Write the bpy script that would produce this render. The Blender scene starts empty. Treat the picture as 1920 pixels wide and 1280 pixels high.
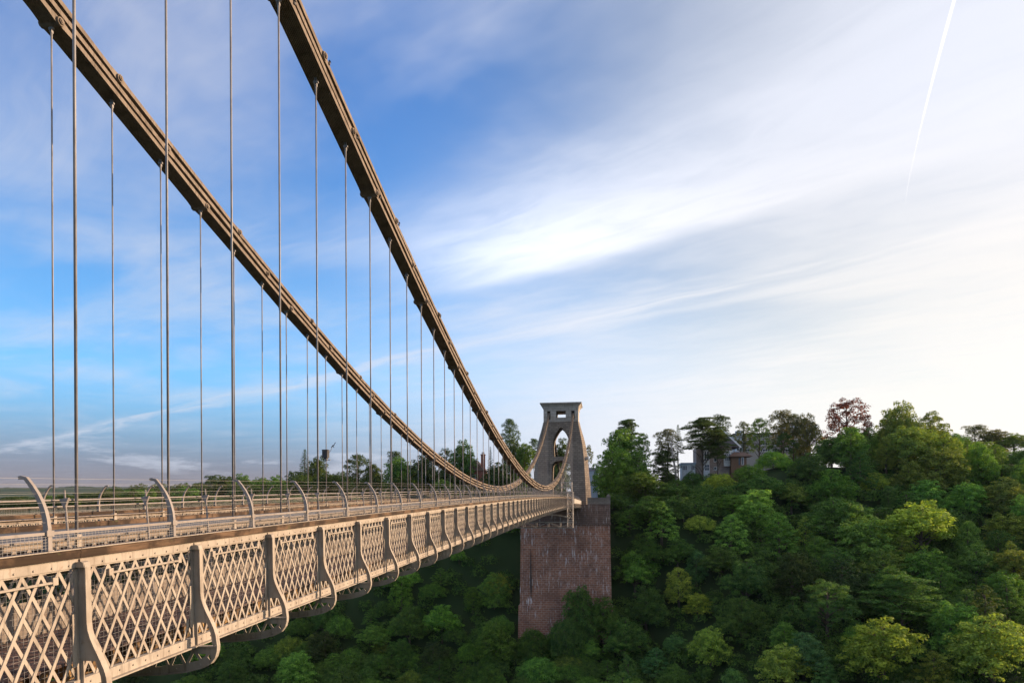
import bpy, bmesh, math, random
import numpy as np
from mathutils import Vector, Matrix
R = math.radians
scene = bpy.context.scene
COL = scene.collection

# ------------------------------------------------------------------ camera
ZC = 75.0                       # eye height above the river
CX = 11.86
cam_d = bpy.data.cameras.new('camera')
cam = bpy.data.objects.new('camera', cam_d)
COL.objects.link(cam)
cam_d.sensor_width = 36.0
cam_d.lens = 36.0 * 1323.7 / 1920.0
cam_d.shift_y = 309.5 / 1920.0
cam_d.clip_start = 0.1
cam_d.clip_end = 60000
cam.location = (CX, 0, ZC)
cam.rotation_mode = 'XYZ'
cam.matrix_world = (Matrix.Translation((CX, 0, ZC)) @ Matrix.Rotation(0.1297, 4, 'Z')
                    @ Matrix.Rotation(R(90), 4, 'X') @ Matrix.Rotation(-0.005, 4, 'Z'))
scene.camera = cam

# ------------------------------------------------------------------ light
SUN_AZ = 62.0      # degrees clockwise from +Y
SUN_EL = 16.0
sun_dir = Vector((math.sin(R(SUN_AZ)) * math.cos(R(SUN_EL)), math.cos(R(SUN_AZ)) * math.cos(R(SUN_EL)), math.sin(R(SUN_EL))))
sd = bpy.data.lights.new('sun', 'SUN')
sd.energy = 4.2
sd.angle = R(0.6)
sd.color = (1.0, 0.73, 0.49)
sun = bpy.data.objects.new('sun', sd)
sun.rotation_mode = 'QUATERNION'
sun.rotation_quaternion = sun_dir.to_track_quat('Z', 'Y')
COL.objects.link(sun)

world = bpy.data.worlds.new('World')
scene.world = world
world.use_nodes = True
wn = world.node_tree


class G:
    """tiny node-graph helper"""
    def __init__(s, nt):
        s.nt = nt

    def n(s, kind, **kw):
        nd = s.nt.nodes.new(kind)
        for k, v in kw.items():
            setattr(nd, k, v)
        return nd

    def put(s, sock, v):
        if isinstance(v, bpy.types.NodeSocket):
            s.nt.links.new(v, sock)
        elif v is not None:
            if isinstance(v, (int, float)) and hasattr(sock.default_value, '__len__'):
                v = (v,) * len(sock.default_value)
            if hasattr(v, '__len__') and len(v) == 3 and len(sock.default_value) == 4:
                v = tuple(v) + (1,)
            sock.default_value = v

    def m(s, op, a, b=None, c=None, clamp=False):
        nd = s.n('ShaderNodeMath', operation=op, use_clamp=clamp)
        s.put(nd.inputs[0], a)
        s.put(nd.inputs[1], b)
        if c is not None:
            s.put(nd.inputs[2], c)
        return nd.outputs[0]

    def ss(s, x, lo, hi, t0=0.0, t1=1.0, kind='SMOOTHSTEP'):
        nd = s.n('ShaderNodeMapRange', interpolation_type=kind)
        s.put(nd.inputs[0], x)
        for i, v in enumerate((lo, hi, t0, t1)):
            s.put(nd.inputs[1 + i], v)
        return nd.outputs[0]

    def mix(s, f, a, b, blend='MIX'):
        nd = s.n('ShaderNodeMix', data_type='RGBA', blend_type=blend)
        s.put(nd.inputs[0], f)
        s.put(nd.inputs[6], a)
        s.put(nd.inputs[7], b)
        return nd.outputs[2]

    def noise(s, vec, scale, detail=3, rough=.55, dist=0.0):
        nd = s.n('ShaderNodeTexNoise')
        s.put(nd.inputs['Vector'], vec)
        nd.inputs['Scale'].default_value = scale
        nd.inputs['Detail'].default_value = detail
        nd.inputs['Roughness'].default_value = rough
        nd.inputs['Distortion'].default_value = dist
        return nd.outputs[0]

    def comb(s, x, y, z=0.0):
        nd = s.n('ShaderNodeCombineXYZ')
        for i, v in enumerate((x, y, z)):
            s.put(nd.inputs[i], v)
        return nd.outputs[0]

    def sep(s, v):
        nd = s.n('ShaderNodeSeparateXYZ')
        s.put(nd.inputs[0], v)
        return nd.outputs

    def mapv(s, vec, scale=(1, 1, 1), rot=(0, 0, 0), loc=(0, 0, 0)):
        nd = s.n('ShaderNodeMapping')
        s.put(nd.inputs[0], vec)
        nd.inputs['Location'].default_value = loc
        nd.inputs['Rotation'].default_value = rot
        nd.inputs['Scale'].default_value = scale
        return nd.outputs[0]


g = G(wn)
bg = wn.nodes['Background']
sky = g.n('ShaderNodeTexSky', sky_type='NISHITA', sun_disc=False)
sky.sun_elevation = R(SUN_EL)
sky.sun_rotation = R(SUN_AZ)
sky.altitude = 80
sky.air_density = 1.0
sky.dust_density = 0.7
sky.ozone_density = 2.0
SKY_STRENGTH = 0.12
bg.inputs[1].default_value = SKY_STRENGTH
tc = g.n('ShaderNodeTexCoord')
dx, dy, dz = g.sep(tc.outputs['Generated'])
zz = g.m('MAXIMUM', dz, 0.02)
px = g.m('DIVIDE', dx, zz)
py = g.m('DIVIDE', dy, zz)
# high cirrus lies on a plane; a runs along the streaks, b across them
ca = g.m('ADD', g.m('MULTIPLY', px, .823), g.m('MULTIPLY', py, -.568))
cb = g.m('ADD', g.m('MULTIPLY', px, .568), g.m('MULTIPLY', py, .823))
warp = g.noise(g.comb(g.m('MULTIPLY', ca, .5), cb), 1.1, 4, .5)
wob = g.m('MULTIPLY', g.m('SUBTRACT', warp, .5), .55)
cbw = g.m('ADD', cb, wob)
streak = g.noise(g.comb(g.m('MULTIPLY', ca, .28), g.m('MULTIPLY', cbw, 1.7)), 2.2, 8, .62, .5)
fine = g.noise(g.comb(g.m('MULTIPLY', ca, .5), g.m('MULTIPLY', cbw, 1.5)), 5.0, 7, .6, .8)
toward = g.m('ADD', g.m('ADD', g.m('MULTIPLY', dx, sun_dir.x), g.m('MULTIPLY', dy, sun_dir.y)), g.m('MULTIPLY', dz, sun_dir.z))
# main bright band
soft = g.noise(g.comb(g.m('MULTIPLY', ca, .55), g.m('MULTIPLY', cbw, .9)), 1.3, 5, .55, .3)
band = g.m('MULTIPLY', g.ss(cbw, 2.50, 2.30), g.ss(cbw, 1.15, 2.2))
band = g.m('MULTIPLY', band, g.ss(ca, -2.75, -1.7))
band = g.m('MULTIPLY', band, g.ss(fine, .15, .65, .7, 1.0))
bandlift = g.m('MULTIPLY', band, g.ss(toward, .3, .75, .8, .0))
band2 = g.m('MULTIPLY', g.m('MULTIPLY', g.ss(cbw, 3.35, 3.1), g.ss(cbw, 2.75, 3.05)), g.ss(streak, .35, .65))
band2 = g.m('MULTIPLY', band2, .60)
wisp = g.m('MULTIPLY', g.ss(soft, .36, .74), g.ss(streak, .25, .7, .45, 1.0))
wisp = g.m('MULTIPLY', g.m('MULTIPLY', wisp, .72), g.ss(dz, .05, .20, .12, 1.0))
veil = g.m('MULTIPLY', g.m('MAXIMUM', g.ss(toward, .42, .94), g.m('MULTIPLY', g.ss(toward, .0, .48), g.ss(dz, .42, .05))), g.ss(fine, .1, .7, .80, 1.0))
puff_n = g.noise(g.mapv(tc.outputs['Generated'], (1, 1, 5)), 9.0, 6, .6)
puff = g.m('MULTIPLY', g.ss(puff_n, .52, .68), g.m('MULTIPLY', g.ss(dz, .035, .055), g.ss(dz, .11, .07)))
puff = g.m('MULTIPLY', puff, .5)
one = lambda v: g.m('SUBTRACT', 1.0, v)
clear = g.m('MULTIPLY', one(g.m('MULTIPLY', band, .85)), one(wisp))
clear = g.m('MULTIPLY', clear, one(band2))
clear = g.m('MULTIPLY', clear, one(g.m('MULTIPLY', veil, .96)))
clear = g.m('MULTIPLY', clear, one(puff))
behind = g.m('MULTIPLY', g.m('MULTIPLY', g.ss(dy, .25, -.35), g.ss(dz, .30, .55)), g.ss(soft, .2, .6, .6, .95))  # unseen bright cloud added at the viewer's back to fill the shade
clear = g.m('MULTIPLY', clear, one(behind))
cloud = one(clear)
glow = g.m('MULTIPLY', g.ss(toward, .0, .70, 3.25, 4.05), g.ss(dz, .50, .16, .92, 1.0))
ccol = g.mix(g.ss(toward, .28, .80), (.80, .86, 1.0), (1.0, .955, .905))
ccol = g.mix(g.ss(dz, .22, .48), ccol, (.93, .955, 1.06))
cl = g.n('ShaderNodeVectorMath', operation='SCALE')
g.put(cl.inputs[0], ccol)
g.put(cl.inputs['Scale'], glow)
tint = g.mix(g.ss(dz, .03, .19), (.25, .225, .37), (.46, .78, 1.04))
tint = g.mix(g.ss(dz, .22, .55), tint, (.44, .68, 1.0))
tint = g.mix(g.ss(toward, .25, .75), tint, (.60, .54, .50))
skyc = g.mix(1.0, sky.outputs[0], tint, 'MULTIPLY')
lift = g.n('ShaderNodeVectorMath', operation='SCALE')
g.put(lift.inputs[0], cl.outputs[0])
g.put(lift.inputs['Scale'], g.m('ADD', 1.0, g.m('MULTIPLY', bandlift, .55)))
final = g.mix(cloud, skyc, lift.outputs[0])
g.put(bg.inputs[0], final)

scene.view_settings.view_transform = 'Standard'
scene.view_settings.look = 'None'
scene.view_settings.exposure = 1.15
scene.view_settings.gamma = 1.0
scene.render.engine = 'CYCLES'
scene.cycles.max_bounces = 6
scene.cycles.diffuse_bounces = 3
scene.cycles.glossy_bounces = 2
scene.cycles.transmission_bounces = 3
scene.cycles.transparent_max_bounces = 6
scene.cycles.volume_bounces = 0


# ------------------------------------------------------------------ helpers
def tag(o, label=None, cat=None, group=None, kind=None):
    if label: o['label'] = label
    if cat: o['category'] = cat
    if group: o['group'] = group
    if kind: o['kind'] = kind
    return o


def empty(name, loc=(0, 0, 0), label=None, cat=None, group=None, parent=None, rz=0.0):
    o = bpy.data.objects.new(name, None)
    o.empty_display_size = .5
    o.location = loc
    o.rotation_euler = (0, 0, rz)
    COL.objects.link(o)
    if parent: o.parent = parent
    return tag(o, label, cat, group)


class MB:
    """collects shapes into one mesh"""
    def __init__(s):
        s.v = []; s.f = []

    def add(s, vs, fs):
        b = len(s.v)
        s.v.extend([tuple(v) for v in vs])
        s.f.extend([tuple(i + b for i in f) for f in fs])
        return s

    def box(s, x0, x1, y0, y1, z0, z1):
        v = [(x0, y0, z0), (x1, y0, z0), (x1, y1, z0), (x0, y1, z0), (x0, y0, z1), (x1, y0, z1), (x1, y1, z1), (x0, y1, z1)]
        return s.add(v, [(0, 3, 2, 1), (4, 5, 6, 7), (0, 1, 5, 4), (1, 2, 6, 5), (2, 3, 7, 6), (3, 0, 4, 7)])

    def tube(s, a, b, r0, r1=None, n=8, cap=True):
        return s.path([a, b], [r0, r0 if r1 is None else r1], n, cap)

    def path(s, pts, rad, n=8, cap=True):
        pts = [Vector(p) for p in pts]
        if not hasattr(rad, '__len__'): rad = [rad] * len(pts)
        vs = []; fs = []
        up = None
        for i, p in enumerate(pts):
            d = (pts[min(i + 1, len(pts) - 1)] - pts[max(i - 1, 0)])
            if d.length < 1e-9: d = Vector((0, 0, 1))
            d.normalize()
            if up is None:
                up = Vector((0, 0, 1)) if abs(d.z) < .9 else Vector((1, 0, 0))
            a = d.cross(up)
            if a.length < 1e-5: a = d.cross(Vector((0, 1, 0)))
            a.normalize(); b = a.cross(d); up = b
            for k in range(n):
                t = 2 * math.pi * (k + .5) / n
                vs.append(p + (a * math.cos(t) + b * math.sin(t)) * rad[i])
        for i in range(len(pts) - 1):
            for k in range(n):
                k2 = (k + 1) % n
                fs.append((i * n + k, i * n + k2, (i + 1) * n + k2, (i + 1) * n + k))
        if cap:
            fs.append(tuple(range(n))[::-1])
            fs.append(tuple((len(pts) - 1) * n + k for k in range(n)))
        return s.add(vs, fs)

    def bar(s, a, b, w, t, side=(1, 0, 0)):
        """flat bar from a to b; t = thickness along 'side', w = width across"""
        a = Vector(a); b = Vector(b); d = (b - a).normalized(); sd_ = Vector(side)
        sd_ = (sd_ - d * sd_.dot(d)).normalized(); q = d.cross(sd_)
        vs = []
        for p in (a, b):
            for sx, sy in ((-1, -1), (1, -1), (1, 1), (-1, 1)):
                vs.append(p + sd_ * (sx * t / 2) + q * (sy * w / 2))
        return s.add(vs, [(0, 3, 2, 1), (4, 5, 6, 7), (0, 1, 5, 4), (1, 2, 6, 5), (2, 3, 7, 6), (3, 0, 4, 7)])

    def prism(s, poly, axis, t0, t1):
        """extrude a 2D polygon along an axis (0,1,2); the poly holds the other two coordinates in order"""
        def P(p, t):
            if axis == 0: return (t, p[0], p[1])
            if axis == 1: return (p[0], t, p[1])
            return (p[0], p[1], t)
        n = len(poly)
        vs = [P(p, t0) for p in poly] + [P(p, t1) for p in poly]
        fs = [tuple(range(n))[::-1], tuple(range(n, 2 * n))]
        fs += [(i, (i + 1) % n, n + (i + 1) % n, n + i) for i in range(n)]
        return s.add(vs, fs)

    def strip(s, pts, w0, w1, th):
        """a flat strip following pts (x,z) in the XZ plane, spanning w0..w1 in y, thickness th"""
        n = len(pts); vs = []
        for i, p in enumerate(pts):
            a = Vector(pts[max(i - 1, 0)]); b = Vector(pts[min(i + 1, n - 1)])
            d = (b - a).normalized(); nn = Vector((d.y, -d.x)) * th / 2
            for sx in (-1, 1):
                for y in (w0, w1):
                    vs.append((p[0] + nn.x * sx, y, p[1] + nn.y * sx))
        fs = []
        for i in range(n - 1):
            a = i * 4; b = a + 4
            fs += [(a, a + 1, b + 1, b), (a + 2, b + 2, b + 3, a + 3), (a, b, b + 2, a + 2), (a + 1, a + 3, b + 3, b + 1)]
        fs += [(0, 2, 3, 1), ((n - 1) * 4, (n - 1) * 4 + 1, (n - 1) * 4 + 3, (n - 1) * 4 + 2)]
        return s.add(vs, fs)

    def mesh(s, name, mat, smooth=False, fix=True):
        me = bpy.data.meshes.new(name)
        me.from_pydata(s.v, [], s.f)
        if fix:
            bm = bmesh.new(); bm.from_mesh(me)
            bmesh.ops.recalc_face_normals(bm, faces=bm.faces)
            bm.to_mesh(me); bm.free()
        if smooth:
            me.polygons.foreach_set('use_smooth', [True] * len(me.polygons))
        if mat: me.materials.append(mat)
        return me

    def obj(s, name, mat, parent=None, smooth=False, fix=True):
        return place(s.mesh(name, mat, smooth, fix), name, parent)


def place(me, name, parent=None, mw=None):
    o = bpy.data.objects.new(name, me)
    COL.objects.link(o)
    if parent: o.parent = parent
    if mw is not None: o.matrix_local = mw
    return o


def joined(me_list, name, mat, parent):
    """one object out of (mesh, matrix) pairs"""
    V = []; F = []; b = 0
    for me, mw in me_list:
        n = len(me.vertices)
        co = np.empty(n * 3); me.vertices.foreach_get('co', co); co = co.reshape(-1, 3)
        M = np.array(mw)
        V.append(co @ M[:3, :3].T + M[:3, 3])
        F += [tuple(i + b for i in p.vertices) for p in me.polygons]
        b += n
    me = bpy.data.meshes.new(name)
    me.from_pydata(np.vstack(V).tolist(), [], F)
    me.materials.append(mat)
    return place(me, name, parent)


# ------------------------------------------------------------------ materials
def mat(name, rough=.6, metal=0.0, spec=.4):
    m = bpy.data.materials.new(name); m.use_nodes = True
    gg = G(m.node_tree)
    b = m.node_tree.nodes['Principled BSDF']
    b.inputs['Roughness'].default_value = rough
    b.inputs['Metallic'].default_value = metal
    b.inputs['Specular IOR Level'].default_value = spec
    return m, gg, b


def bump(gg, b, h, strength=.4, dist=.02):
    nd = gg.n('ShaderNodeBump')
    nd.inputs['Strength'].default_value = strength
    nd.inputs['Distance'].default_value = dist
    gg.put(nd.inputs['Height'], h)
    gg.put(b.inputs['Normal'], nd.outputs[0])


def paint(name, base, dirt, amount=.5, rust=.0, rough=.62, spec=.22):
    m, gg, b = mat(name, rough, 0, spec)
    geo = gg.n('ShaderNodeNewGeometry').outputs['Position']
    n1 = gg.noise(geo, 2.3, 5, .6)
    n2 = gg.noise(gg.mapv(geo, (6, 6, .8)), 2.0, 5, .7)
    c = gg.mix(gg.m('MULTIPLY', gg.ss(n1, .38, .7), amount), base, dirt)
    c = gg.mix(gg.m('MULTIPLY', gg.ss(n2, .50, .66), amount * .9), c, tuple(x * .62 for x in dirt))
    if rust:
        n3 = gg.noise(geo, 9.0, 6, .7)
        c = gg.mix(gg.m('MULTIPLY', gg.ss(n3, .58, .70), rust), c, (.16, .07, .03))
    gg.put(b.inputs['Base Color'], c)
    bump(gg, b, gg.noise(geo, 60, 3), .15, .004)
    return m


M_steel = paint('bridge_paint', (.345, .295, .24), (.20, .155, .12), .55, .35)
M_chain = paint('chain_paint', (.225, .18, .142), (.09, .068, .052), .55, .3, .85, .06)
M_rod = paint('rod_paint', (.27, .25, .24), (.15, .13, .12), .5, .2, .38)
M_post = paint('fence_paint', (.26, .225, .20), (.17, .145, .125), .4, .0, .42)
M_girder = paint('girder_paint', (.24, .195, .155), (.13, .10, .08), .7, .5)
M_dark = paint('dark_iron', (.06, .055, .055), (.03, .03, .03), .5)
M_gantry = paint('gantry_steel', (.40, .36, .32), (.24, .20, .175), .6, .4)
M_zinc = paint('galvanised_wire', (.30, .28, .26), (.2, .18, .16), .3)


def wood(name, base, dark, rough=.8):
    m, gg, b = mat(name, rough, 0, .2)
    geo = gg.n('ShaderNodeNewGeometry').outputs['Position']
    n1 = gg.noise(gg.mapv(geo, (7, .35, 7)), 2.0, 7, .75, .6)
    n2 = gg.noise(geo, 1.3, 5, .6)
    c = gg.mix(gg.ss(n1, .35, .7), base, dark)
    c = gg.mix(gg.m('MULTIPLY', gg.ss(n2, .42, .56), .85), c, tuple(x * .5 for x in dark))
    n4 = gg.noise(geo, 3.7, 6, .7)
    c = gg.mix(gg.m('MULTIPLY', gg.ss(n4, .58, .7), .5), c, (.09, .10, .035))
    gg.put(b.inputs['Base Color'], c)
    bump(gg, b, n1, .5, .01)
    return m


M_timber = wood('weathered_timber', (.14, .085, .05), (.04, .024, .016))
M_floor = wood('footway_planks', (.16, .10, .08), (.07, .045, .04))
M_joist = wood('joist_timber', (.40, .24, .09), (.14, .08, .04))


def asphalt():
    m, gg, b = mat('asphalt', .85)
    geo = gg.n('ShaderNodeNewGeometry').outputs['Position']
    n = gg.noise(geo, 40, 4); n2 = gg.noise(geo, 1.1, 4)
    c = gg.mix(n, (.05, .05, .052), (.10, .097, .095))
    c = gg.mix(gg.m('MULTIPLY', gg.ss(n2, .4, .7), .5), c, (.14, .13, .12))
    gg.put(b.inputs['Base Color'], c)
    return m


M_road = asphalt()


def masonry(name, c1, c2, mortar, w, h, stain=.0, axis='XZ', dark=(.03, .025, .025), darkamt=.4, streak=(.85, .80, .80)):
    """coursed masonry with mortar lines, soot and white lime runs"""
    m, gg, b = mat(name, .85, 0, .2)
    geo = gg.n('ShaderNodeNewGeometry')
    P = geo.outputs['Position']
    x, y, z = gg.sep(P)
    nx, ny, nz = gg.sep(geo.outputs['Normal'])
    along = gg.mix(gg.m('GREATER_THAN', gg.m('ABSOLUTE', nx), .6), gg.comb(x, z), gg.comb(y, z))
    br = gg.n('ShaderNodeTexBrick', offset=.5)
    gg.put(br.inputs['Vector'], along)
    br.inputs['Color1'].default_value = (*c1, 1); br.inputs['Color2'].default_value = (*c2, 1)
    br.inputs['Mortar'].default_value = (*mortar, 1)
    br.inputs['Scale'].default_value = 1.0
    br.inputs['Mortar Size'].default_value = h * .10
    br.inputs['Brick Width'].default_value = w
    br.inputs['Row Height'].default_value = h
    br.inputs['Bias'].default_value = -.1
    c = br.outputs[0]
    n1 = gg.noise(P, .25, 6, .6)
    c = gg.mix(gg.m('MULTIPLY', gg.ss(n1, .42, .66), darkamt), c, dark)
    n5 = gg.noise(P, 1.7, 5, .7)
    c = gg.mix(gg.ss(n5, .3, .7, .0, .45), c, tuple(v * .45 for v in c1))
    if stain:
        n2 = gg.noise(gg.mapv(P, (1.6, 1.6, .16)), 1.6, 6, .8)
        n3 = gg.noise(P, .16, 3, .5)
        s_ = gg.m('MULTIPLY', gg.ss(n2, .54, .66), gg.ss(n3, .36, .56))
        c = gg.mix(gg.m('MULTIPLY', s_, stain), c, streak)
    gg.put(b.inputs['Base Color'], c)
    bump(gg, b, br.outputs[1], .6, -.03)
    return m


M_brick = masonry('abutment_sandstone', (.42, .185, .115), (.27, .12, .08), (.46, .32, .25), 1.3, .60, .85)
M_brick_dark = masonry('abutment_upper_stone', (.23, .15, .12), (.16, .105, .085), (.10, .075, .065), 1.3, .55, .5)
M_tower = masonry('tower_stone', (.29, .23, .178), (.19, .15, .118), (.11, .09, .075), 1.3, .55, 0)
M_cap = masonry('tower_cap_render', (.50, .44, .37), (.45, .39, .33), (.34, .29, .25), 2.2, .9, 0, darkamt=.15)
M_parap = masonry('parapet_stone', (.26, .22, .18), (.20, .17, .14), (.1, .09, .08), 1.2, .4, .0)


def plain(name, c, rough=.7, var=.15, sc=3.0, spec=.3, metal=0.0):
    m, gg, b = mat(name, rough, metal, spec)
    geo = gg.n('ShaderNodeNewGeometry').outputs['Position']
    n = gg.noise(geo, sc, 5, .6)
    gg.put(b.inputs['Base Color'], gg.mix(gg.ss(n, .3, .7), tuple(v * (1 - var) for v in c), tuple(min(1, v * (1 + var)) for v in c)))
    return m


M_white = plain('white_render', (.80, .78, .77))
M_stonehouse = masonry('house_stone', (.52, .38, .32), (.38, .27, .23), (.45, .38, .34), .7, .3, 0, darkamt=.15)
M_grey = plain('grey_render', (.42, .39, .37))
M_slate = plain('slate_roof', (.16, .14, .15), .6)
M_tile = plain('brown_tile', (.15, .09, .065), .7)
M_cedarwood = plain('cedar_boards', (.20, .11, .065), .7)
M_glass = plain('window_glass', (.05, .07, .10), .08, .2, 1, .8)
M_bluewhite = plain('pale_blue_wall', (.50, .58, .68))
M_redbrick = masonry('red_brick', (.36, .11, .07), (.26, .09, .06), (.25, .2, .18), .23, .08, 0, darkamt=.1)


def foliage(name, transl=.25):
    m, gg, b = mat(name, .75, 0, .08)
    oi = gg.n('ShaderNodeObjectInfo')
    tcn = gg.n('ShaderNodeTexCoord').outputs['Object']
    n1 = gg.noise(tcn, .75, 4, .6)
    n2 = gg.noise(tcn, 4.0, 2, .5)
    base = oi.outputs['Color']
    c = gg.mix(gg.ss(n1, .38, .64), gg.mix(1.0, base, (.66, .76, .66), 'MULTIPLY'), gg.mix(1.0, base, (1.75, 1.6, 1.0), 'MULTIPLY'))  # random leaf tones, spread widened to imitate lit and shaded clumps
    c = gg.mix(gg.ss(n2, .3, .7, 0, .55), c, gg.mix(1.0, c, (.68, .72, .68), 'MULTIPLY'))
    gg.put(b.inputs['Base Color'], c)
    tr = gg.n('ShaderNodeBsdfTranslucent')
    gg.put(tr.inputs[0], gg.mix(1.0, c, (1.3, 1.25, .6), 'MULTIPLY'))
    ms = gg.n('ShaderNodeMixShader')
    ms.inputs[0].default_value = transl
    out = m.node_tree.nodes['Material Output']
    m.node_tree.links.new(b.outputs[0], ms.inputs[1])
    m.node_tree.links.new(tr.outputs[0], ms.inputs[2])
    m.node_tree.links.new(ms.outputs[0], out.inputs[0])
    return m


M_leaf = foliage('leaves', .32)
M_bark = plain('bark', (.11, .08, .06), .9, .35, 4)
M_palebark = plain('pale_bark', (.34, .29, .25), .9, .3, 4)

# ------------------------------------------------------------------ bridge geometry
S = 2.4384
T = 201.45                    # far tower
MID = T - 107.0
HC, HP = 3.37, 5.36           # chain plane and parapet plane, half widths
PN, PF, PL, PP = 10.446, 17.885 - 3 * S, 7.859, 7.557
Z0 = ZC + 2.069


def zdeck(y):                 # top of the timber coping
    return ZC + .130 + .0127 * y - 1.0975 * ((y - MID) / 107.0) ** 2


def sdeck(y):
    return .0127 - 2 * 1.0975 * (y - MID) / 107.0 ** 2


def zchain(y):                # underside of the chain
    t = (y - MID) / 107.0
    return Z0 + 22.18 * t * t + 3.0 * max(t, 0) ** 4


def on_deck(x, y, dz=0.0, flip=False, tilt=True):
    m = Matrix.Translation((x, y, zdeck(y) + dz))
    if tilt: m = m @ Matrix.Rotation(math.atan(sdeck(y + S / 2)), 4, 'X')
    if flip: m = m @ Matrix.Scale(-1, 4, (1, 0, 0))
    return m


bridge = empty('suspension_bridge', (0, 0, 0), 'beige iron suspension bridge with lattice sides and two chain sets crossing the wooded gorge', 'bridge')

# ---- chains
def link_mesh(xs, name):
    L = 3 * S; h = .072; er = .13; th = .026
    prof = []
    def eye(cy, sgn):
        pts = []
        for i in range(9):
            a = -math.pi * .68 + i * (math.pi * 1.36) / 8
            pts.append((cy + sgn * er * math.cos(a), er * math.sin(a) * 1.0))
        return pts
    e1 = eye(L, 1)                      # bottom to top around the far eye
    e0 = eye(0, -1)
    prof = [(.42, -h), (L - .42, -h)] + e1 + [(L - .42, h), (.42, h)] + e0[::-1]
    mb = MB()
    for x in xs:
        mb.prism(prof, 0, x - th / 2, x + th / 2)
    return mb.mesh(name, M_chain)


p_ = .052
LK = [link_mesh([i * p_ for i in range(-5, 6)], 'link'), link_mesh([(i + .5) * p_ for i in range(-5, 5)], 'link')]


def bolt_mesh(wings):
    mb = MB()
    mb.tube((-.36, 0, 0), (.36, 0, 0), .05, n=10)
    for s in (-1, 1):
        mb.tube((s * .285, 0, 0), (s * .305, 0, 0), .125, n=12)
        mb.tube((s * .305, 0, 0), (s * .345, 0, 0), .085, n=6)
    return mb.mesh('bolt', M_chain)


def clamp_mesh():
    mb = MB()
    for s in (1,):
        y = s * .33
        mb.box(.27, .31, y - .03, y + .03, .03, .17)
        mb.add([(.29, y - .08, .20), (.29, y + .08, .20), (.34, y, .12), (.31, y - .08, .16), (.31, y + .08, .16)], [(0, 1, 2), (0, 3, 4, 1), (3, 2, 4), (0, 2, 3), (1, 4, 2)])
    return mb.mesh('lamp_clip', M_dark)


BOLT = bolt_mesh(False); CLIP = clamp_mesh()
DZL = .30
Y_END = T - 2.6
for side, ph in ((1, PN), (-1, PF)):
    ch = empty('chain', (0, 0, 0), parent=bridge)
    tag(ch, 'nearer chain of iron bars, on the right-hand side of the deck' if side > 0 else 'farther chain of iron bars, on the far side of the deck')
    x = side * HC
    for layer in range(3):
        off = (0, 2, 1)[layer]
        zof = .13 + DZL * layer
        k = off - 9
        cnt = 0
        while ph + k * S < Y_END:
            y0 = ph + k * S; y1 = min(y0 + 3 * S, Y_END)
            a = Vector((x, y0, zchain(y0) + zof)); b = Vector((x, y1, zchain(y1) + zof))
            d = b - a
            ang = math.atan2(d.z, d.y)
            mw = Matrix.Translation(a) @ Matrix.Rotation(ang, 4, 'X') @ Matrix.Scale(d.length / (3 * S), 4, (0, 1, 0))
            place(LK[cnt % 2], 'link', ch, mw)
            place(BOLT, 'bolt', ch, Matrix.Translation(a) @ Matrix.Rotation(ang, 4, 'X'))
            if side > 0 and y0 < 70:
                place(CLIP, 'lamp_clip', ch, Matrix.Translation(a) @ Matrix.Rotation(ang, 4, 'X'))
            cnt += 1; k += 3
    # landward chain behind the tower
    q = []
    for layer in range(3):
        for i in range(9):
            y0 = T + 3.0 + i * 7.3
            zz_ = lambda y: ZC + 25.6 - (y - T - 3) * .36
            a = Vector((x, y0, zz_(y0) + DZL * layer)); b = Vector((x, y0 + 7.3, zz_(y0 + 7.3) + DZL * layer)); d = b - a
            q.append((LK[i % 2], Matrix.Translation(a) @ Matrix.Rotation(math.atan2(d.z, d.y), 4, 'X') @ Matrix.Scale(d.length / (3 * S), 4, (0, 1, 0))))
    joined(q, 'land_chain', M_chain, bridge)

# ---- hangers
CLEV = MB()
CLEV.box(-.035, -.018, -.04, .04, -.16, .10).box(.018, .035, -.04, .04, -.16, .10)
CLEV.tube((-.075, 0, -.03), (.075, 0, -.03), .038, n=8)
CLEV.path([(0, 0, -.42), (0, 0, -.2), (0, 0, -.12)], [.022, .032, .036], 8)
CLEV = CLEV.mesh('clevis', M_rod)
SHOE = MB()
SHOE.box(-.055, .055, -.055, .055, -.30, .05).box(-.08, .08, -.08, .08, -.34, -.30)
SHOE = SHOE.mesh('shoe', M_steel)


def hanger(x, y):
    zt, zb = zchain(y), zdeck(y) - .05
    r = .0235
    if y < 12: r = .026
    mb = MB(); mb.tube((0, 0, zt - zb - .35), (0, 0, 0), r, n=8)
    return mb.mesh('hanger_rod', M_rod, True), zt, zb


rest = []
for side, ph, nmax in ((1, PN, 66), (-1, PF, 34)):
    k = -3
    while ph + k * S < T - 6:
        y = ph + k * S
        me, zt, zb = hanger(side * HC, y)
        if k < nmax - 3:
            o = place(me, 'hanger_rod', bridge, Matrix.Translation((side * HC, y, zb)))
            place(CLEV, 'clevis', o, Matrix.Translation((0, 0, zt - zb)))
            place(SHOE, 'shoe', o, Matrix.Translation((0, 0, 0)))
        else:
            rest.append((me, Matrix.Translation((side * HC, y, zb))))
            rest.append((CLEV, Matrix.Translation((side * HC, y, zt))))
        k += 1
tag(joined(rest, 'hanger_rod', M_rod, bridge), kind='stuff')

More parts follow.
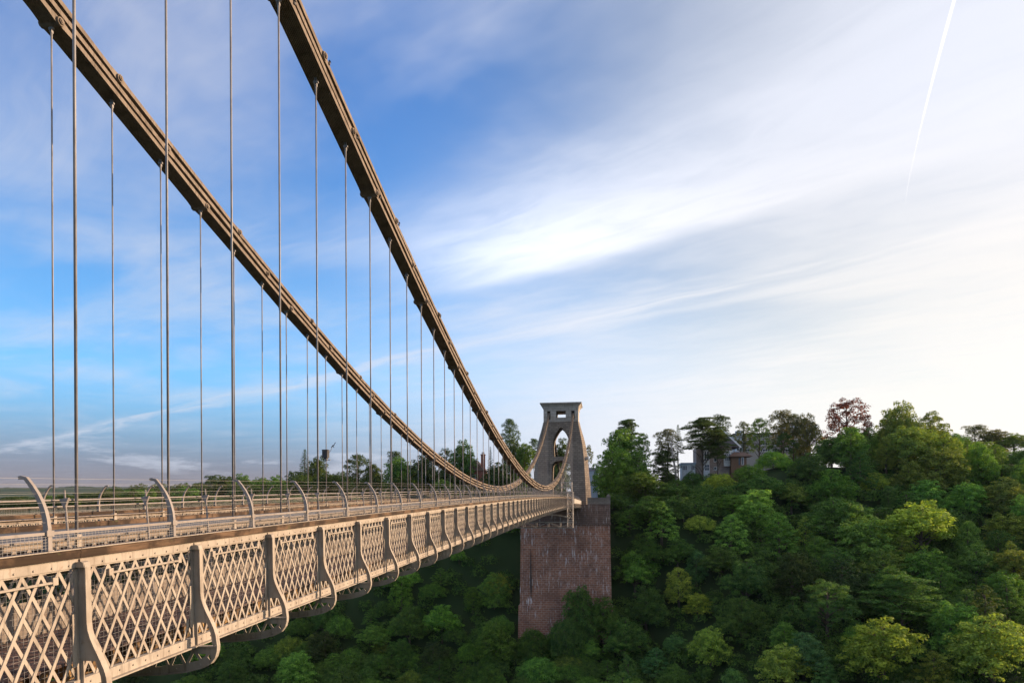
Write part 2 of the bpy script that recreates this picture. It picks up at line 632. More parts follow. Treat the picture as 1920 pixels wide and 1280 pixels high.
# ---- outer lattice parapet panel, local: x = 0 at the lattice plane, outward +x, y along, z = 0 coping top
def lattice(mb, y0, y1, z0, z1, ny, nz, w, x, t):
    """two families of flat bars, clipped to the rectangle"""
    dy = (y1 - y0) / ny; dz = (z1 - z0) / nz
    for fam in (1, -1):
        for i in range(-nz - 1, ny + nz + 2):
            ys = y0 + i * dy if fam > 0 else y1 - i * dy
            # line: y = ys + fam*(z-z0)*dy/dz
            a = z0; b = z1
            f = fam * dy / dz
            za = a; zb_ = b
            lo, hi = sorted(((y0 - ys) / f, (y1 - ys) / f))
            za = max(z0, z0 + lo); zb_ = min(z1, z0 + hi)
            if zb_ - za < .03: continue
            mb.bar((x + fam * t * .55, ys + f * (za - z0), za), (x + fam * t * .55, ys + f * (zb_ - z0), zb_), w, t)


PANEL_B = -1.7247
pn = MB()
pn.box(-.09, .012, 0, S, -.245, -.11)                  # top flange
pn.box(.035, .082, .004, S - .004, .001, .012)  # strip added on the coping edge to draw its bright highlight line
pn.box(-.012, .03, 0.03, S - .03, -.225, -.125)
pn.box(-.05, .035, 0, S, PANEL_B, PANEL_B + .13)       # bottom flange
pn.box(-.05, .10, 0, S, PANEL_B - .018, PANEL_B + .002)
lattice(pn, .02, S - .02, PANEL_B + .12, -.24, 9, 3, .043, 0, .010)
pn.tube((.03, .55, -.36), (.03, S - .35, -.36), .016, n=6)      # conduit
pn.box(.012, .045, .52, .60, -.39, -.30).box(.012, .045, S - .42, S - .34, -.39, -.30)
for i in range(9):                                     # rivets
    for z in (PANEL_B + .065,):
        y = .02 + (i + .5) * (S - .04) / 9
        pn.tube((.035, y, z), (.048, y, z), .013, n=6)
        pn.tube((.03, y, -.19), (.042, y, -.19), .012, n=6)
PANEL = pn.mesh('lattice_panel', M_steel)
wm = MB()
for i in range(34):
    y = .03 + i * (S - .06) / 33
    wm.box(-.128, -.124, y - .0010, y + .0010, -1.62, -.30)
for i in range(20):
    z = -1.62 + i * 1.32 / 19
    wm.box(-.132, -.128, .02, S - .02, z - .0010, z + .0010)
WIRE = wm.mesh('wire_mesh', M_zinc)

# coping of weathered timber, one length per panel
cp = MB(); cp.prism([(-.22, -.105), (.06, -.105), (.072, -.03), (.05, 0), (-.20, 0), (-.22, -.03)], 1, .002, S - .002)
COPING = cp.mesh('timber_coping', M_timber)

# curved bracket post + outrigger of the cross girder (plate in the XZ plane)
def s_curve():
    pts = [(.13, -.16), (.15, -.22), (.15, -.9)]
    for i in range(1, 9):
        t = i / 8
        pts.append((.15 + .25 * (t * t * (3 - 2 * t)), -.9 - .75 * t))
    pts += [(.41, -1.72), (.405, -1.80), (.375, -1.90), (.30, -2.0), (.14, -2.08), (-.10, -2.145), (-.5, -2.20), (-1.0, -2.23), (-2.0, -2.24)]
    return pts


sc_ = s_curve()
bk = MB()
bk.strip(sc_, -.046, .046, .014)                                         # outer flange
# web plate between the lattice plane and the curve, in vertical slices, with the triangular opening left free
for i in range(len(sc_) - 1):
    (xa, za), (xb, zb2) = sc_[i], sc_[i + 1]
    if zb2 < -1.76: break
    if za > -1.33:
        bk.prism([(0.012, za), (xa, za), (xb, zb2), (0.012, zb2)], 1, -.008, .008)
    else:
        wa = .095
        bk.prism([(xa - wa, za), (xa, za), (xb, zb2), (xb - wa, zb2)], 1, -.008, .008)
        bk.prism([(0.012, za), (.07, za), (.07, zb2), (0.012, zb2)], 1, -.008, .008)
bk.box(.012, .30, -.008, .008, -1.345, -1.30) if False else None
bk.box(-.05, .40, -.009, .009, -1.86, -1.73)                             # top chord of the outrigger
bk.box(-.05, .40, -.05, .05, -1.745, -1.733)
bk.box(.008, .028, -.06, -.01, -1.65, -.25)                              # vertical angle against the panel
# splice plate with holes
bk.box(.03, .042, -.135, -.07, -1.42, -.78)
for i in range(8):
    z = -1.37 + i * .077
    bk.tube((.042, -.10, z), (.046, -.10, z), .011, n=6)
# rounded head
bk.prism([(.0, -.16), (.10, -.145), (.135, -.16), (.15, -.22), (0, -.22)], 1, -.055, .055)
# bottom chord plate of the cross girder and its triangular web
low_ = [p for p in sc_ if p[1] < -1.7]
for i in range(len(low_) - 1):
    (xa, za), (xb, zb2) = low_[i], low_[i + 1]
    bk.prism([(xa, za), (xb, zb2), (xb - .03, zb2 + .13), (xa - .09 if xa > .2 else xa - .03, za + .12)], 1, -.008, .008)
def arcz(x):
    for i in range(len(low_) - 1):
        (xa, za), (xb, zb2) = low_[i], low_[i + 1]
        if xb <= x <= xa: return za + (zb2 - za) * (xa - x) / (xa - xb + 1e-9)
    return -2.24
xw = .28
while xw > -1.9:
    x2 = xw - .2
    bk.bar((xw, 0, -1.80), (xw - .14, 0, arcz(xw - .14) + .08), .045, .012, (0, 1, 0))
    bk.bar((xw - .28, 0, -1.80), (xw - .14, 0, arcz(xw - .14) + .08), .045, .012, (0, 1, 0))
    xw -= .28
for xx in (.1, -.3, -.75, -1.2):
    bk.tube((xx, -.02, arcz(xx) + .06), (xx, .02, arcz(xx) + .06), .018, n=6)
BRACK = bk.mesh('bracket_post', M_steel)

# mid part of each cross girder
cg = MB()
W = HP + .1 - 2.0
cg.box(-W - .1, W + .1, -.009, .009, -1.86, -1.73)
cg.box(-W - .1, W + .1, -.05, .05, -1.745, -1.733)
cg.box(-W, W, -.009, .009, -2.24, -2.11)
cg.box(-W, W, -.055, .055, -2.247, -2.233)
n_ = 22
for i in range(n_):
    a = -W + i * 2 * W / n_; b2 = a + W / n_; c2 = a + 2 * W / n_
    cg.bar((a, 0, -1.8), (b2, 0, -2.18), .045, .012, (0, 1, 0)); cg.bar((b2, 0, -2.18), (c2, 0, -1.8), .045, .012, (0, 1, 0))
CROSS = cg.mesh('cross_girder', M_steel)

# curved fence post with its wire clips
def fence_post():
    mb = MB()
    pts = []
    for i in range(11):
        t = i / 10
        z = -.12 + .98 * t
        x = .0 - .27 * max(0, (t - .35) / .65) ** 2.1
        pts.append((x, z))
    pts.append((-.33, .875)); pts.append((-.365, .868))
    n = len(pts); vs = []
    for i, (x, z) in enumerate(pts):
        a = Vector(pts[max(i - 1, 0)]); b = Vector(pts[min(i + 1, n - 1)]); d = (b - a).normalized(); nn = Vector((d.y, -d.x))
        w = .040 - .023 * (i / n); h = .031 - .011 * i / n
        for sx, sy in ((-1, -1), (1, -1), (1, 1), (-1, 1)):
            vs.append((x + nn.x * w * sx, sy * h, z + nn.y * w * sx))
    fs = []
    for i in range(n - 1):
        for k in range(4):
            fs.append((i * 4 + k, i * 4 + (k + 1) % 4, i * 4 + 4 + (k + 1) % 4, i * 4 + 4 + k))
    fs += [(0, 3, 2, 1), tuple((n - 1) * 4 + k for k in range(4))]
    mb.add(vs, fs)
    mb.box(-.05, .05, -.045, .045, .002, .018)
    mb.box(-.045, .045, -.055, .055, .175, .245)
    return mb.mesh('fence_post', M_post)


FPOST = fence_post()
fr = MB(); fr.box(-.022, .022, .033, S - .033, .19, .225)
FRAIL = fr.mesh('fence_rail', M_post)
fm = MB()
for i in range(40):
    y = .05 + i * (S - .1) / 39
    fm.box(.02, .0235, y - .00175, y + .00175, .0, .19)
for z in (.035, .07, .105, .14, .17):
    fm.box(.0235, .027, .03, S - .03, z - .00175, z + .00175)
FMESH = fm.mesh('wire_infill', M_zinc)
# five tension wires per side, one mesh each
NP = 79
for side in (1, -1):
    for dxw, hz in ((-.015, .34), (-.03, .46), (-.07, .57), (-.14, .68), (-.24, .79), (-.34, .865)):
        mb = MB()
        pts = [(side * (HP + dxw), PP + k * S, zdeck(PP + k * S) + hz) for k in range(-4, NP, 2)]
        mb.path(pts, .0019, 4, False)
        mb.obj('tension_wire', M_zinc, bridge)

# main girder (chain plane): top flange, lattice with rings, plate, bottom flange
gm = MB()
gm.box(-.13, .13, 0, S, -.06, -.035).box(-.02, .02, 0, S, -.16, -.06)
gm.box(-.015, .015, 0, S, -1.05, -.93).box(-.12, .12, 0, S, -1.62, -1.55)
lattice(gm, 0, S, -.93, -.16, 9, 2, .042, 0, .012)
gm.box(-.008, .008, 0, S, -1.55, -1.05)
for i in range(9):                                      # cast rings in the openings
    yc = (i + .5) * S / 9; zc = -.36
    ring = [(yc + .085 * math.cos(a), zc + .15 * math.sin(a)) for a in [j * math.pi / 5 for j in range(11)]]
    for j in range(10):
        gm.bar((.022, *ring[j]), (.022, *ring[j + 1]), .03, .014)
GIRD = gm.mesh('main_girder', M_girder)

fl = MB()
for i in range(11):
    x0 = HC + .16 + i * .155
    fl.box(x0, x0 + .148, 0, S * 1.0, -1.46, -1.42)
FLOOR = fl.mesh('footway_planks', M_floor)
js = MB()
rj = random.Random(3)
for i in range(6):
    y = .2 + i * .40
    js.box(HC + .2, HP - .12 + rj.uniform(-.03, .0), y - .07, y + .08, -1.64, -1.47)
js.box(HP - .32, HP - .18, .02, S - .02, -1.71, -1.645)
JOIST = js.mesh('floor_joists', M_joist)

parts = {}


def put_part(key, me, mw, k, side):
    parts.setdefault(key, []).append((k, side, me, mw))


for side in (1, -1):
    f = side < 0
    for k in range(-4, 78):
        y = PL + k * S
        if y + S > T - 4: break
        put_part('lattice_panel', PANEL, on_deck(side * (HP + .1), y, 0, f), k, side)
        put_part('timber_coping', COPING, on_deck(side * (HP + .1), y, 0, f), k, side)
        put_part('bracket_post', BRACK, on_deck(side * (HP + .1), y, 0, f), k, side)
        put_part('main_girder', GIRD, on_deck(side * HC, y, 0, f), k, side)
        if k < 14 and side > 0:
            put_part('wire_mesh', WIRE, on_deck(side * (HP + .1), y, 0, f), k, side)
        if side > 0 or k < 20:
            put_part('footway_planks', FLOOR, on_deck(0, y, 0, f), k, side)
            put_part('floor_joists', JOIST, on_deck(0, y, 0, f), k, side)
        if side > 0:
            put_part('cross_girder', CROSS, on_deck(0, y, 0, f), k, side)
    for k in range(-4, NP):
        y = PP + k * S
        if y > T - 6: break
        put_part('fence_post', FPOST, on_deck(side * (HP - .02), y, 0, f, False), k, side)
        put_part('fence_rail', FRAIL, on_deck(side * (HP - .02), y, 0, f), k, side)
        if k < 40: put_part('wire_infill', FMESH, on_deck(side * (HP - .02), y, 0, f), k, side)
for name, lst in parts.items():
    lst.sort(key=lambda r: (r[0] + (14 if r[1] < 0 else 0)))
    a, b = (lst[:99], lst[99:]) if len(lst) > 100 else (lst, [])
    for k, side, me, mw in a:
        place(me, name, bridge, mw)
    if b:
        tag(joined([(r[2], r[3]) for r in b], name, b[0][2].materials[0], bridge), kind='stuff')

# road deck between the girders
mb = MB(); vs = []; fs = []
ys = [-8 + i * 3.0 for i in range(71)]
for x in (-HC + .2, HC - .2):
    for dzr in (-.33, -.55):
        vs += [(x, y, zdeck(y) + dzr) for y in ys]
n = len(ys)
for i in range(n - 1):
    fs += [(i, i + 1, 2 * n + i + 1, 2 * n + i), (n + i, 3 * n + i, 3 * n + i + 1, n + i + 1), (i, n + i, n + i + 1, i + 1), (2 * n + i, 2 * n + i + 1, 3 * n + i + 1, 3 * n + i)]
mb.add(vs, fs)
mb.obj('roadway', M_road, bridge)
for s in (1, -1):                                        # timber kerbs
    mb = MB()
    pts = [(s * (HC - .42), y) for y in ys]
    for i in range(n - 1):
        a = ys[i]; b2 = ys[i + 1] - .02
        za, zb2 = zdeck(a) - .33, zdeck(b2) - .33
        x0, x1 = s * (HC - .55), s * (HC - .33)
        mb.add([(x0, a, za), (x1, a, za), (x1, b2, zb2), (x0, b2, zb2), (x0, a, za + .14), (x1, a, za + .14), (x1, b2, zb2 + .14), (x0, b2, zb2 + .14)],
               [(0, 3, 2, 1), (4, 5, 6, 7), (0, 1, 5, 4), (1, 2, 6, 5), (2, 3, 7, 6), (3, 0, 4, 7)])
    mb.obj('kerb', M_timber, bridge)

# inner guard rail beside the carriageway: leaning stanchions with a forked bracket and two tubes
st = MB()
st.path([(.14, 0, -1.35), (.05, 0, -.2), (-.02, 0, .72)], [.024, .022, .014], 8)
st.add([(-.10, -.02, .58), (-.10, .02, .58), (.06, .02, .60), (.06, -.02, .60), (-.01, -.02, .42), (-.01, .02, .42)],
       [(0, 1, 5, 4), (3, 4, 5, 2), (0, 4, 3), (1, 2, 5), (0, 3, 2, 1)])
STAN = st.mesh('guard_stanchion', M_post)
for i in range(72):
    y = 8.1 + i * 1.97
    place(STAN, 'guard_stanchion', bridge, on_deck(HC + .12, y, 0, False, False))
for hz, xx in ((.56, -.06), (.46, -.02)):
    mb = MB()
    mb.path([(HC + xx, y, zdeck(y) + hz) for y in [-4 + 4 * j for j in range(49)]], .0135, 8)
    mb.obj('guard_tube', M_post, bridge, True)
# solid end section of the deck side near the tower
for s in (1, -1):
    mb = MB()
    ya, yb = 150.0, T - 3.5
    poly = [(ya, zdeck(ya) - .1), (yb, zdeck(yb) - .1), (yb + .6, zdeck(yb) - .6), (yb + .4, zdeck(yb) - 1.6), (yb - .8, zdeck(yb) - 2.0), (ya, zdeck(ya) - 1.95)]
    mb.prism(poly, 0, s * (HP + .14), s * (HP + .26))
    mb.obj('end_cladding', M_gantry, bridge)

# ------------------------------------------------------------------ far tower
def loft(mb, levels, sx, yf, yb):
    """levels: (z, hole, front x, side x, inset)"""
    rings = []
    for (z, h, xf, xs, ins) in levels:
        f_, b_ = yf(z), yb(z)
        rings.append([(sx * h, f_, z), (sx * xf, f_, z), (sx * xs, f_ + ins, z), (sx * xs, b_ - ins, z), (sx * xf, b_, z), (sx * h, b_, z)])
    vs = [p for r in rings for p in r]
    fs = []
    for i in range(len(rings) - 1):
        for k in range(6):
            k2 = (k + 1) % 6
            fs.append((i * 6 + k, i * 6 + k2, i * 6 + 6 + k2, i * 6 + 6 + k))
    fs += [tuple(range(6)), tuple((len(rings) - 1) * 6 + k for k in range(6))]
    mb.add(vs, fs)


tw = empty('bridge_tower', (0, T, ZC), 'tall grey stone bridge tower with pointed arch opening and pale flared cap', 'tower')
TB = ZC + 1.0
xtab = [(0.0, 7.0, 8.45), (3, 6.87, 8.2), (8, 6.65, 7.75), (13.6, 6.35, 7.25), (17.5, 5.9, 6.75), (20, 5.45, 6.1), (22, 5.05, 5.5), (23.7, 4.75, 5.1)]


def xt(z):
    zz_ = z - ZC
    for i in range(len(xtab) - 1):
        a, b = xtab[i], xtab[i + 1]
        if a[0] <= zz_ <= b[0]:
            t = (zz_ - a[0]) / (b[0] - a[0]); return a[1] + t * (b[1] - a[1]), a[2] + t * (b[2] - a[2])
    return xtab[-1][1:]


yf_ = lambda z: -4.9 + .9 * (z - ZC) / 24
yb_ = lambda z: 4.9 - .9 * (z - ZC) / 24
lv = [(0, 2.7), (4, 2.7), (8, 2.68), (11.2, 2.6), (11.9, 2.4), (12.4, 1.8), (12.7, .9), (12.8, 0.0), (13.9, 0.0), (13.9, 2.15), (15.5, 2.3), (17.2, 2.35), (18.6, 2.15), (19.8, 1.7), (20.9, 1.1), (21.7, .55), (22.2, 0.0), (23.7, 0.0)]
mb = MB()
for sx in (1, -1):
    L_ = []
    for z, h in lv:
        xf, xs = xt(z + ZC)
        L_.append((z, h, xf, xs, 1.7))
    loft(mb, L_, sx, lambda z: yf_(z + ZC), lambda z: yb_(z + ZC))
mb.obj('tower_shaft', M_tower, tw)
mb = MB()                                      # moulding round the pointed arch
ap = [(h, z) for z, h in lv if z >= 13.9 and not (z == 13.9 and h == 0) and z <= 22.2]
for sx in (1, -1):
    for i in range(len(ap) - 1):
        a, b = ap[i], ap[i + 1]
        mb.bar((sx * (a[0] + .12), yf_(a[1] + ZC) - .03, a[1]), (sx * (b[0] + .12), yf_(b[1] + ZC) - .03, b[1] + .02), .26, .12, (0, 1, 0))
mb.obj('arch_moulding', M_tower, tw)
mb = MB()
y0, y1 = -4.1, 4.1
for x0, x1, z0, z1 in ((-4.85, 4.85, 23.70, 24.3), (-4.85, -3.82, 24.3, 26.7), (-2.92, -1.35, 24.3, 26.7), (1.35, 2.92, 24.3, 26.7), (3.82, 4.85, 24.3, 26.7), (-1.35, 1.35, 24.3, 24.8), (-4.85, 4.85, 26.7, 27.2)):
    mb.box(x0, x1, y0, y1, z0, z1)
mb.obj('tower_frieze', M_cap, tw)
mb = MB(); mb.box(-1.6, 1.6, -4.3, -4.1, 24.62, 24.82); mb.obj('window_sill', M_cap, tw)
mb = MB()                                      # flared cornice
def frus(z0, z1, a0, b0, a1, b1):
    v = [(-a0, -b0, z0), (a0, -b0, z0), (a0, b0, z0), (-a0, b0, z0), (-a1, -b1, z1), (a1, -b1, z1), (a1, b1, z1), (-a1, b1, z1)]
    mb.add(v, [(0, 3, 2, 1), (4, 5, 6, 7), (0, 1, 5, 4), (1, 2, 6, 5), (2, 3, 7, 6), (3, 0, 4, 7)])
frus(27.2, 27.9, 4.95, 4.2, 5.05, 4.3); frus(27.9, 28.65, 5.05, 4.3, 5.7, 4.95); frus(28.65, 28.95, 5.8, 5.05, 5.8, 5.05)
mb.obj('tower_cornice', M_cap, tw)
for s in (1, -1):
    mb = MB(); mb.box(s * 3.37 - .45, s * 3.37 + .45, -1.2, 4.1, 24.3, 26.7); mb.obj('saddle_housing', M_dark, tw)
for s in (1, -1):                              # pale band stones on the legs
    mb = MB(); mb.box(s * 7.05 - .45, s * 7.05 + .5, -3.6, -2.9, 13.0, 13.8); mb.obj('band_stone', M_cap, tw)

# ------------------------------------------------------------------ abutment
AY = T - 9.0
ab = empty('brick_abutment', (1.3, AY + 14, ZC - 34), 'massive red sandstone abutment with white lime streaks beneath the far tower', 'abutment')
def tbox(mb, x0, x1, y0, y1, z0, z1, bat):
    v = [(x0 - bat, y0 - bat, z0), (x1 + bat, y0 - bat, z0), (x1 + bat, y1 + bat, z0), (x0 - bat, y1 + bat, z0), (x0, y0, z1), (x1, y0, z1), (x1, y1, z1), (x0, y1, z1)]
    mb.add(v, [(0, 3, 2, 1), (4, 5, 6, 7), (0, 1, 5, 4), (1, 2, 6, 5), (2, 3, 7, 6), (3, 0, 4, 7)])
AX0, AX1 = -12.15, 12.15
mb = MB(); tbox(mb, AX0, AX1, -14, 14, 7.0, 28.9, .3); mb.obj('abutment_wall', M_brick, ab)
mb = MB(); tbox(mb, AX0 - .65, AX1 + .65, -14.7, 15, -10, 7.0, .3)
mb.obj('abutment_plinth', M_brick, ab)
mb = MB(); mb.box(AX0 - .25, AX1 + .25, -14.25, 14.2, 28.9, 29.4); mb.obj('string_course', M_brick_dark, ab)
mb = MB(); mb.box(AX0 - .05, AX1 + .05, -14.05, 14, 29.4, 34.3)
mb.obj('abutment_top', M_brick_dark, ab)
mb = MB(); mb.box(AX0 - .15, AX1 + .15, -14.15, 14.1, 34.3, 34.55); mb.obj('string_course', M_brick_dark, ab)
for x0, x1 in ((AX0, -6.6), (6.1, AX1 - .0)):
    mb = MB(); mb.box(x0, x1, -13.9, -13.4, 34.55, 36.1).box(x0 - .04, x1 + .04, -14.0, -13.3, 36.1, 36.35); mb.obj('parapet', M_parap, ab)
mb = MB(); mb.box(AX1 - .5, AX1, -13.4, 13.9, 34.55, 36.1).box(AX1 - .56, AX1 + .04, -13.3, 13.9, 36.1, 36.35); mb.obj('parapet', M_parap, ab)
mb = MB(); mb.box(AX1 - .95, AX1 + .1, -14.05, -13.0, 34.55, 36.7)
v = [(AX1 - 1.05, -14.15, 36.7), (AX1 + .2, -14.15, 36.7), (AX1 + .2, -12.9, 36.7), (AX1 - 1.05, -12.9, 36.7), (AX1 - .42, -13.5, 37.4)]
mb.add(v, [(0, 1, 4), (1, 2, 4), (2, 3, 4), (3, 0, 4), (0, 3, 2, 1)]); mb.obj('parapet_pier', M_parap, ab)
mb = MB(); mb.prism([(-9.55, 12.2), (-9.35, 9.0), (-9.2, 12.0), (-9.3, 19.2), (-9.42, 22.5), (-9.5, 19)], 1, -14.62, -14.2); mb.obj('wall_slit', M_dark, ab)

# ------------------------------------------------------------------ maintenance gantry hung under the deck
gy = 117.0
ga = empty('maintenance_gantry', (0, gy, zdeck(gy)), 'grey scaffold maintenance gantry wrapped around and slung under the far deck', 'gantry')
mb = MB()
def frame(mb, x0, x1, y0, y1, z0, z1, nb, r=.045):
    cs = [(x0, y0), (x1, y0), (x1, y1), (x0, y1)]
    for x, y in cs: mb.tube((x, y, z0), (x, y, z1), r, n=6)
    dz = (z1 - z0) / nb
    for i in range(nb + 1):
        z = z0 + i * dz
        for j in range(4):
            a, b = cs[j], cs[(j + 1) % 4]
            mb.tube((*a, z), (*b, z), r * .8, n=6)
            if i < nb: mb.tube((*(a if i % 2 else b), z), (*(b if i % 2 else a), z + dz), r * .6, n=6)
frame(mb, 5.85, 6.75, -1.2, 1.2, -5.05, .8, 5, .06)
mb.obj('access_tower', M_gantry, ga)
mb = MB(); frame(mb, 4.9, 6.6, -.8, .8, .8, 2.4, 2, .045)
mb.tube((5.75, -.8, .8), (5.75, -.8, 2.4), .04, n=6)
mb.obj('upper_cage', M_gantry, ga)
mb = MB()
for y in (-1.3, 1.3):
    for z in (-4.15, -5.05): mb.tube((-9.5, y, z), (6.8, y, z), .06, n=6)
    for i in range(9):
        x = -9.5 + i * 2.03
        mb.tube((x, y, -4.15), (x, y, -5.05), .045, n=6)
        if i < 8: mb.tube((x, y, -5.05 if i % 2 else -4.15), (x + 2.03, y, -4.15 if i % 2 else -5.05), .035, n=6)
for i in range(9): mb.tube((-9.5 + i * 2.03, -1.3, -5.05), (-9.5 + i * 2.03, 1.3, -5.05), .04, n=6)
mb.obj('platform_truss', M_gantry, ga)
mb = MB(); mb.box(-9.5, 6.8, -1.25, 1.25, -5.0, -4.94); mb.obj('platform_boards', M_timber, ga)
mb = MB()
arc = [(6.2 - 9.0 * t, -4.1 + 1.35 * math.sin(math.pi * min(1, .12 + t * .88)) ** .7 * (1 - .3 * t)) for t in [i / 12 for i in range(13)]]
for yy in (-1.25, 1.25):
    for i in range(12): mb.bar((arc[i][0], yy, arc[i][1]), (arc[i + 1][0], yy, arc[i + 1][1]), .12, .05, (0, 1, 0))
for i in range(13): mb.tube((arc[i][0], -1.25, arc[i][1]), (arc[i][0], 1.25, arc[i][1]), .035, n=6)
mb.strip([(a - .0, b - .08) for a, b in arc], -1.2, 1.2, .02)
mb.obj('curved_hood', M_gantry, ga)

# ------------------------------------------------------------------ camera housing clamped to a far hanger
kx = 8
hy = PF + 11 * S
hz = ZC + 2.95
cb_ = empty('surveillance_camera', (-HC, hy, hz), 'dark boxy camera unit with a small wind vane clamped to a far suspension rod', 'camera')
mb = MB(); mb.box(-.17, .12, -.16, .16, -.2, .22).box(-.19, .14, -.18, .18, .22, .25).box(-.1, .06, -.1, .1, -.27, -.2); mb.obj('housing', M_dark, cb_)
mb = MB(); mb.box(-.06, .06, -.06, .06, -.36, -.27).box(-.05, .25, -.02, .02, -.33, -.29); mb.obj('bracket', M_zinc, cb_)
mb = MB(); mb.path([(.1, 0, .0), (.28, 0, .22), (.36, 0, .42)], .014, 6); mb.obj('vane_arm', M_zinc, cb_)
mb = MB(); mb.bar((.30, 0, .38), (.48, 0, .52), .05, .012, (0, 1, 0)); mb.bar((.36, 0, .50), (.46, 0, .36), .03, .012, (0, 1, 0)); mb.add([(.46, 0, .50), (.58, 0, .66), (.50, .01, .64), (.46, .02, .56)], [(0, 1, 2), (0, 2, 3), (0, 3, 1), (1, 3, 2)]); mb.obj('vane', M_dark, cb_)

# ------------------------------------------------------------------ terrain
def sm(x, a, b):
    t = np.clip((x - a) / (b - a), 0, 1); return t * t * (3 - 2 * t)


def vnoise(x, y, s):
    """smooth lattice noise"""
    x = x / s; y = y / s
    xi = np.floor(x); yi = np.floor(y); fx = x - xi; fy = y - yi
    fx = fx * fx * (3 - 2 * fx); fy = fy * fy * (3 - 2 * fy)
    h = lambda a, b: np.modf(np.abs(np.sin(a * 127.1 + b * 311.7) * 43758.5453))[0]
    return (h(xi, yi) * (1 - fx) + h(xi + 1, yi) * fx) * (1 - fy) + (h(xi, yi + 1) * (1 - fx) + h(xi + 1, yi + 1) * fx) * fy


def height(x, y):
    x = np.asarray(x, float); y = np.asarray(y, float)
    sR = sm(x, 10, 95)
    e = 203 + 47 * sR + 110 * sm(x, 150, 290)  # last term draws the unseen right-hand rim back to let sun in
    w = 62 + 92 * sR
    P = -.8 + 12.5 * sm(x, 22, 80) * sm(y, 200, 250) + 9 * sm(x, 110, 200) * sm(y, 200, 330)
    P = P - 45 * sm(-x, 215, 330) - 30 * sm(y, 420, 900) * sm(-x, -60, 60)
    t = np.clip((y - (e - w)) / w, 0, 1)
    far = -73 + (P + 73) * t ** .8
    cl_ = np.interp(y, [120, 140, 170, 188, 196, 204, 212], [-73, -66, -52, -42, -31, -6, -.8])
    k_ = sm(x, 15, 62)
    far = cl_ * (1 - k_) + far * k_
    far = np.where(y > 212, far * 0 + P * (1 - k_) + (-73 + (P + 73) * t ** .8) * k_, far)
    near = -1.7 - 71.3 * sm(y, 3.0, 55) - 30 * sm(-x, -5, 60) * sm(y, -60, 0) * 0
    near = near - 60 * sm(np.abs(x), 40, 110) * (1 - sm(y, 3, 55)) * 0
    h = np.where(y < 75, np.maximum(near, -73), far)
    h = np.where((y >= 60) & (y < 120), np.maximum(far, -73), h)
    d = np.hypot(x, y)
    h = h + (vnoise(x, y, 23) - .5) * 5 * sm(d, 60, 160) * (h > -70)
    # long ridges on the horizon
    hills = -30 + 106 * sm(d, 900, 3600) * (.80 + .38 * vnoise(x, y * .3, 900)) + 14 * vnoise(x, y, 260) * sm(d, 1500, 3000)
    h = np.where(d > 900, h + (hills - h) * sm(d, 900, 1700), h)
    return h + ZC


def axis(a, b, c, fine, far_):
    """coordinates, dense between b0 and b1"""
    out = list(np.arange(b, c, fine)); v = c; st_ = fine
    while v < far_:
        out.append(v); st_ *= 1.13; v += st_
    out.append(far_)
    v = b - fine; st_ = fine; L = []
    while v > a:
        L.append(v); st_ *= 1.13; v -= st_
    L.append(a)
    return np.array(L[::-1] + out)


gx = axis(-7000, -200, 260, 5, 7000)
gyy = axis(-900, -10, 360, 5, 8000)
XX, YY = np.meshgrid(gx, gyy)
ZZ = height(XX, YY)
nx_, ny_ = len(gx), len(gyy)
verts = np.stack([XX.ravel(), YY.ravel(), ZZ.ravel()], 1)
idx = np.arange(nx_ * ny_).reshape(ny_, nx_)
faces = np.stack([idx[:-1, :-1].ravel(), idx[:-1, 1:].ravel(), idx[1:, 1:].ravel(), idx[1:, :-1].ravel()], 1)
me = bpy.data.meshes.new('ground')
me.from_pydata(verts.tolist(), [], faces.tolist())
me.polygons.foreach_set('use_smooth', [True] * len(me.polygons))
m, gg, b = mat('woodland_floor', .95, 0, .1)
geo = gg.n('ShaderNodeNewGeometry').outputs['Position']
n1 = gg.noise(geo, .12, 6, .6); n2 = gg.noise(geo, .006, 5, .6); n3 = gg.noise(gg.mapv(geo, (1, .3, 1)), .02, 5, .7)
c = gg.mix(n1, (.014, .026, .010), (.034, .060, .020))
x_, y_, z_ = gg.sep(geo)
farm = gg.ss(y_, 600, 1500)
c = gg.mix(gg.m('MULTIPLY', farm, gg.ss(n3, .5, .6)), c, (.022, .034, .018))
c = gg.mix(gg.m('MULTIPLY', farm, gg.ss(n2, .55, .62)), c, (.034, .042, .024))
gg.put(b.inputs['Base Color'], c)
me.materials.append(m)
ground = tag(place(me, 'ground'), kind='structure')
mb = MB(); mb.add([(-7000, 10, ZC - 71.5), (7000, 10, ZC - 71.5), (7000, 160, ZC - 71.5), (-7000, 160, ZC - 71.5)], [(0, 1, 2, 3)])
o = mb.obj('river', plain('muddy_water', (.10, .09, .07), .15, .1, .05, .6)); tag(o, kind='structure')
mb = MB()
ay = [T + 4.9 + i * 12 for i in range(12)]
vs = []; fs = []
for i, y in enumerate(ay):
    z = float(max(height(0, y).item(), height(4, y).item())) + .3 if y > T + 22 else ZC + .95
    z = max(z, ZC + .95) if y < T + 24 else z
    vs += [(-3.6, y, z), (3.6, y, z)]
for i in range(len(ay) - 1): fs.append((2 * i, 2 * i + 1, 2 * i + 3, 2 * i + 2))
mb.add(vs, fs); o = mb.obj('road', M_road); tag(o, kind='structure')


def hz_at(x, y): return float(height(x, y).item())


# ------------------------------------------------------------------ projection helper used to find real positions
CT, ST = math.cos(-.1297), math.sin(-.1297)


def ray(px_, Y):
    """world x of the picture column px_ (photo pixels) at distance Y along the bridge axis, and depth"""
    u = (px_ - 960) / 1323.7
    # (c x - s y) = u (s x + c y)
    x = Y * (u * CT + ST) / (CT - u * ST)
    return CX + x, ST * x + CT * Y


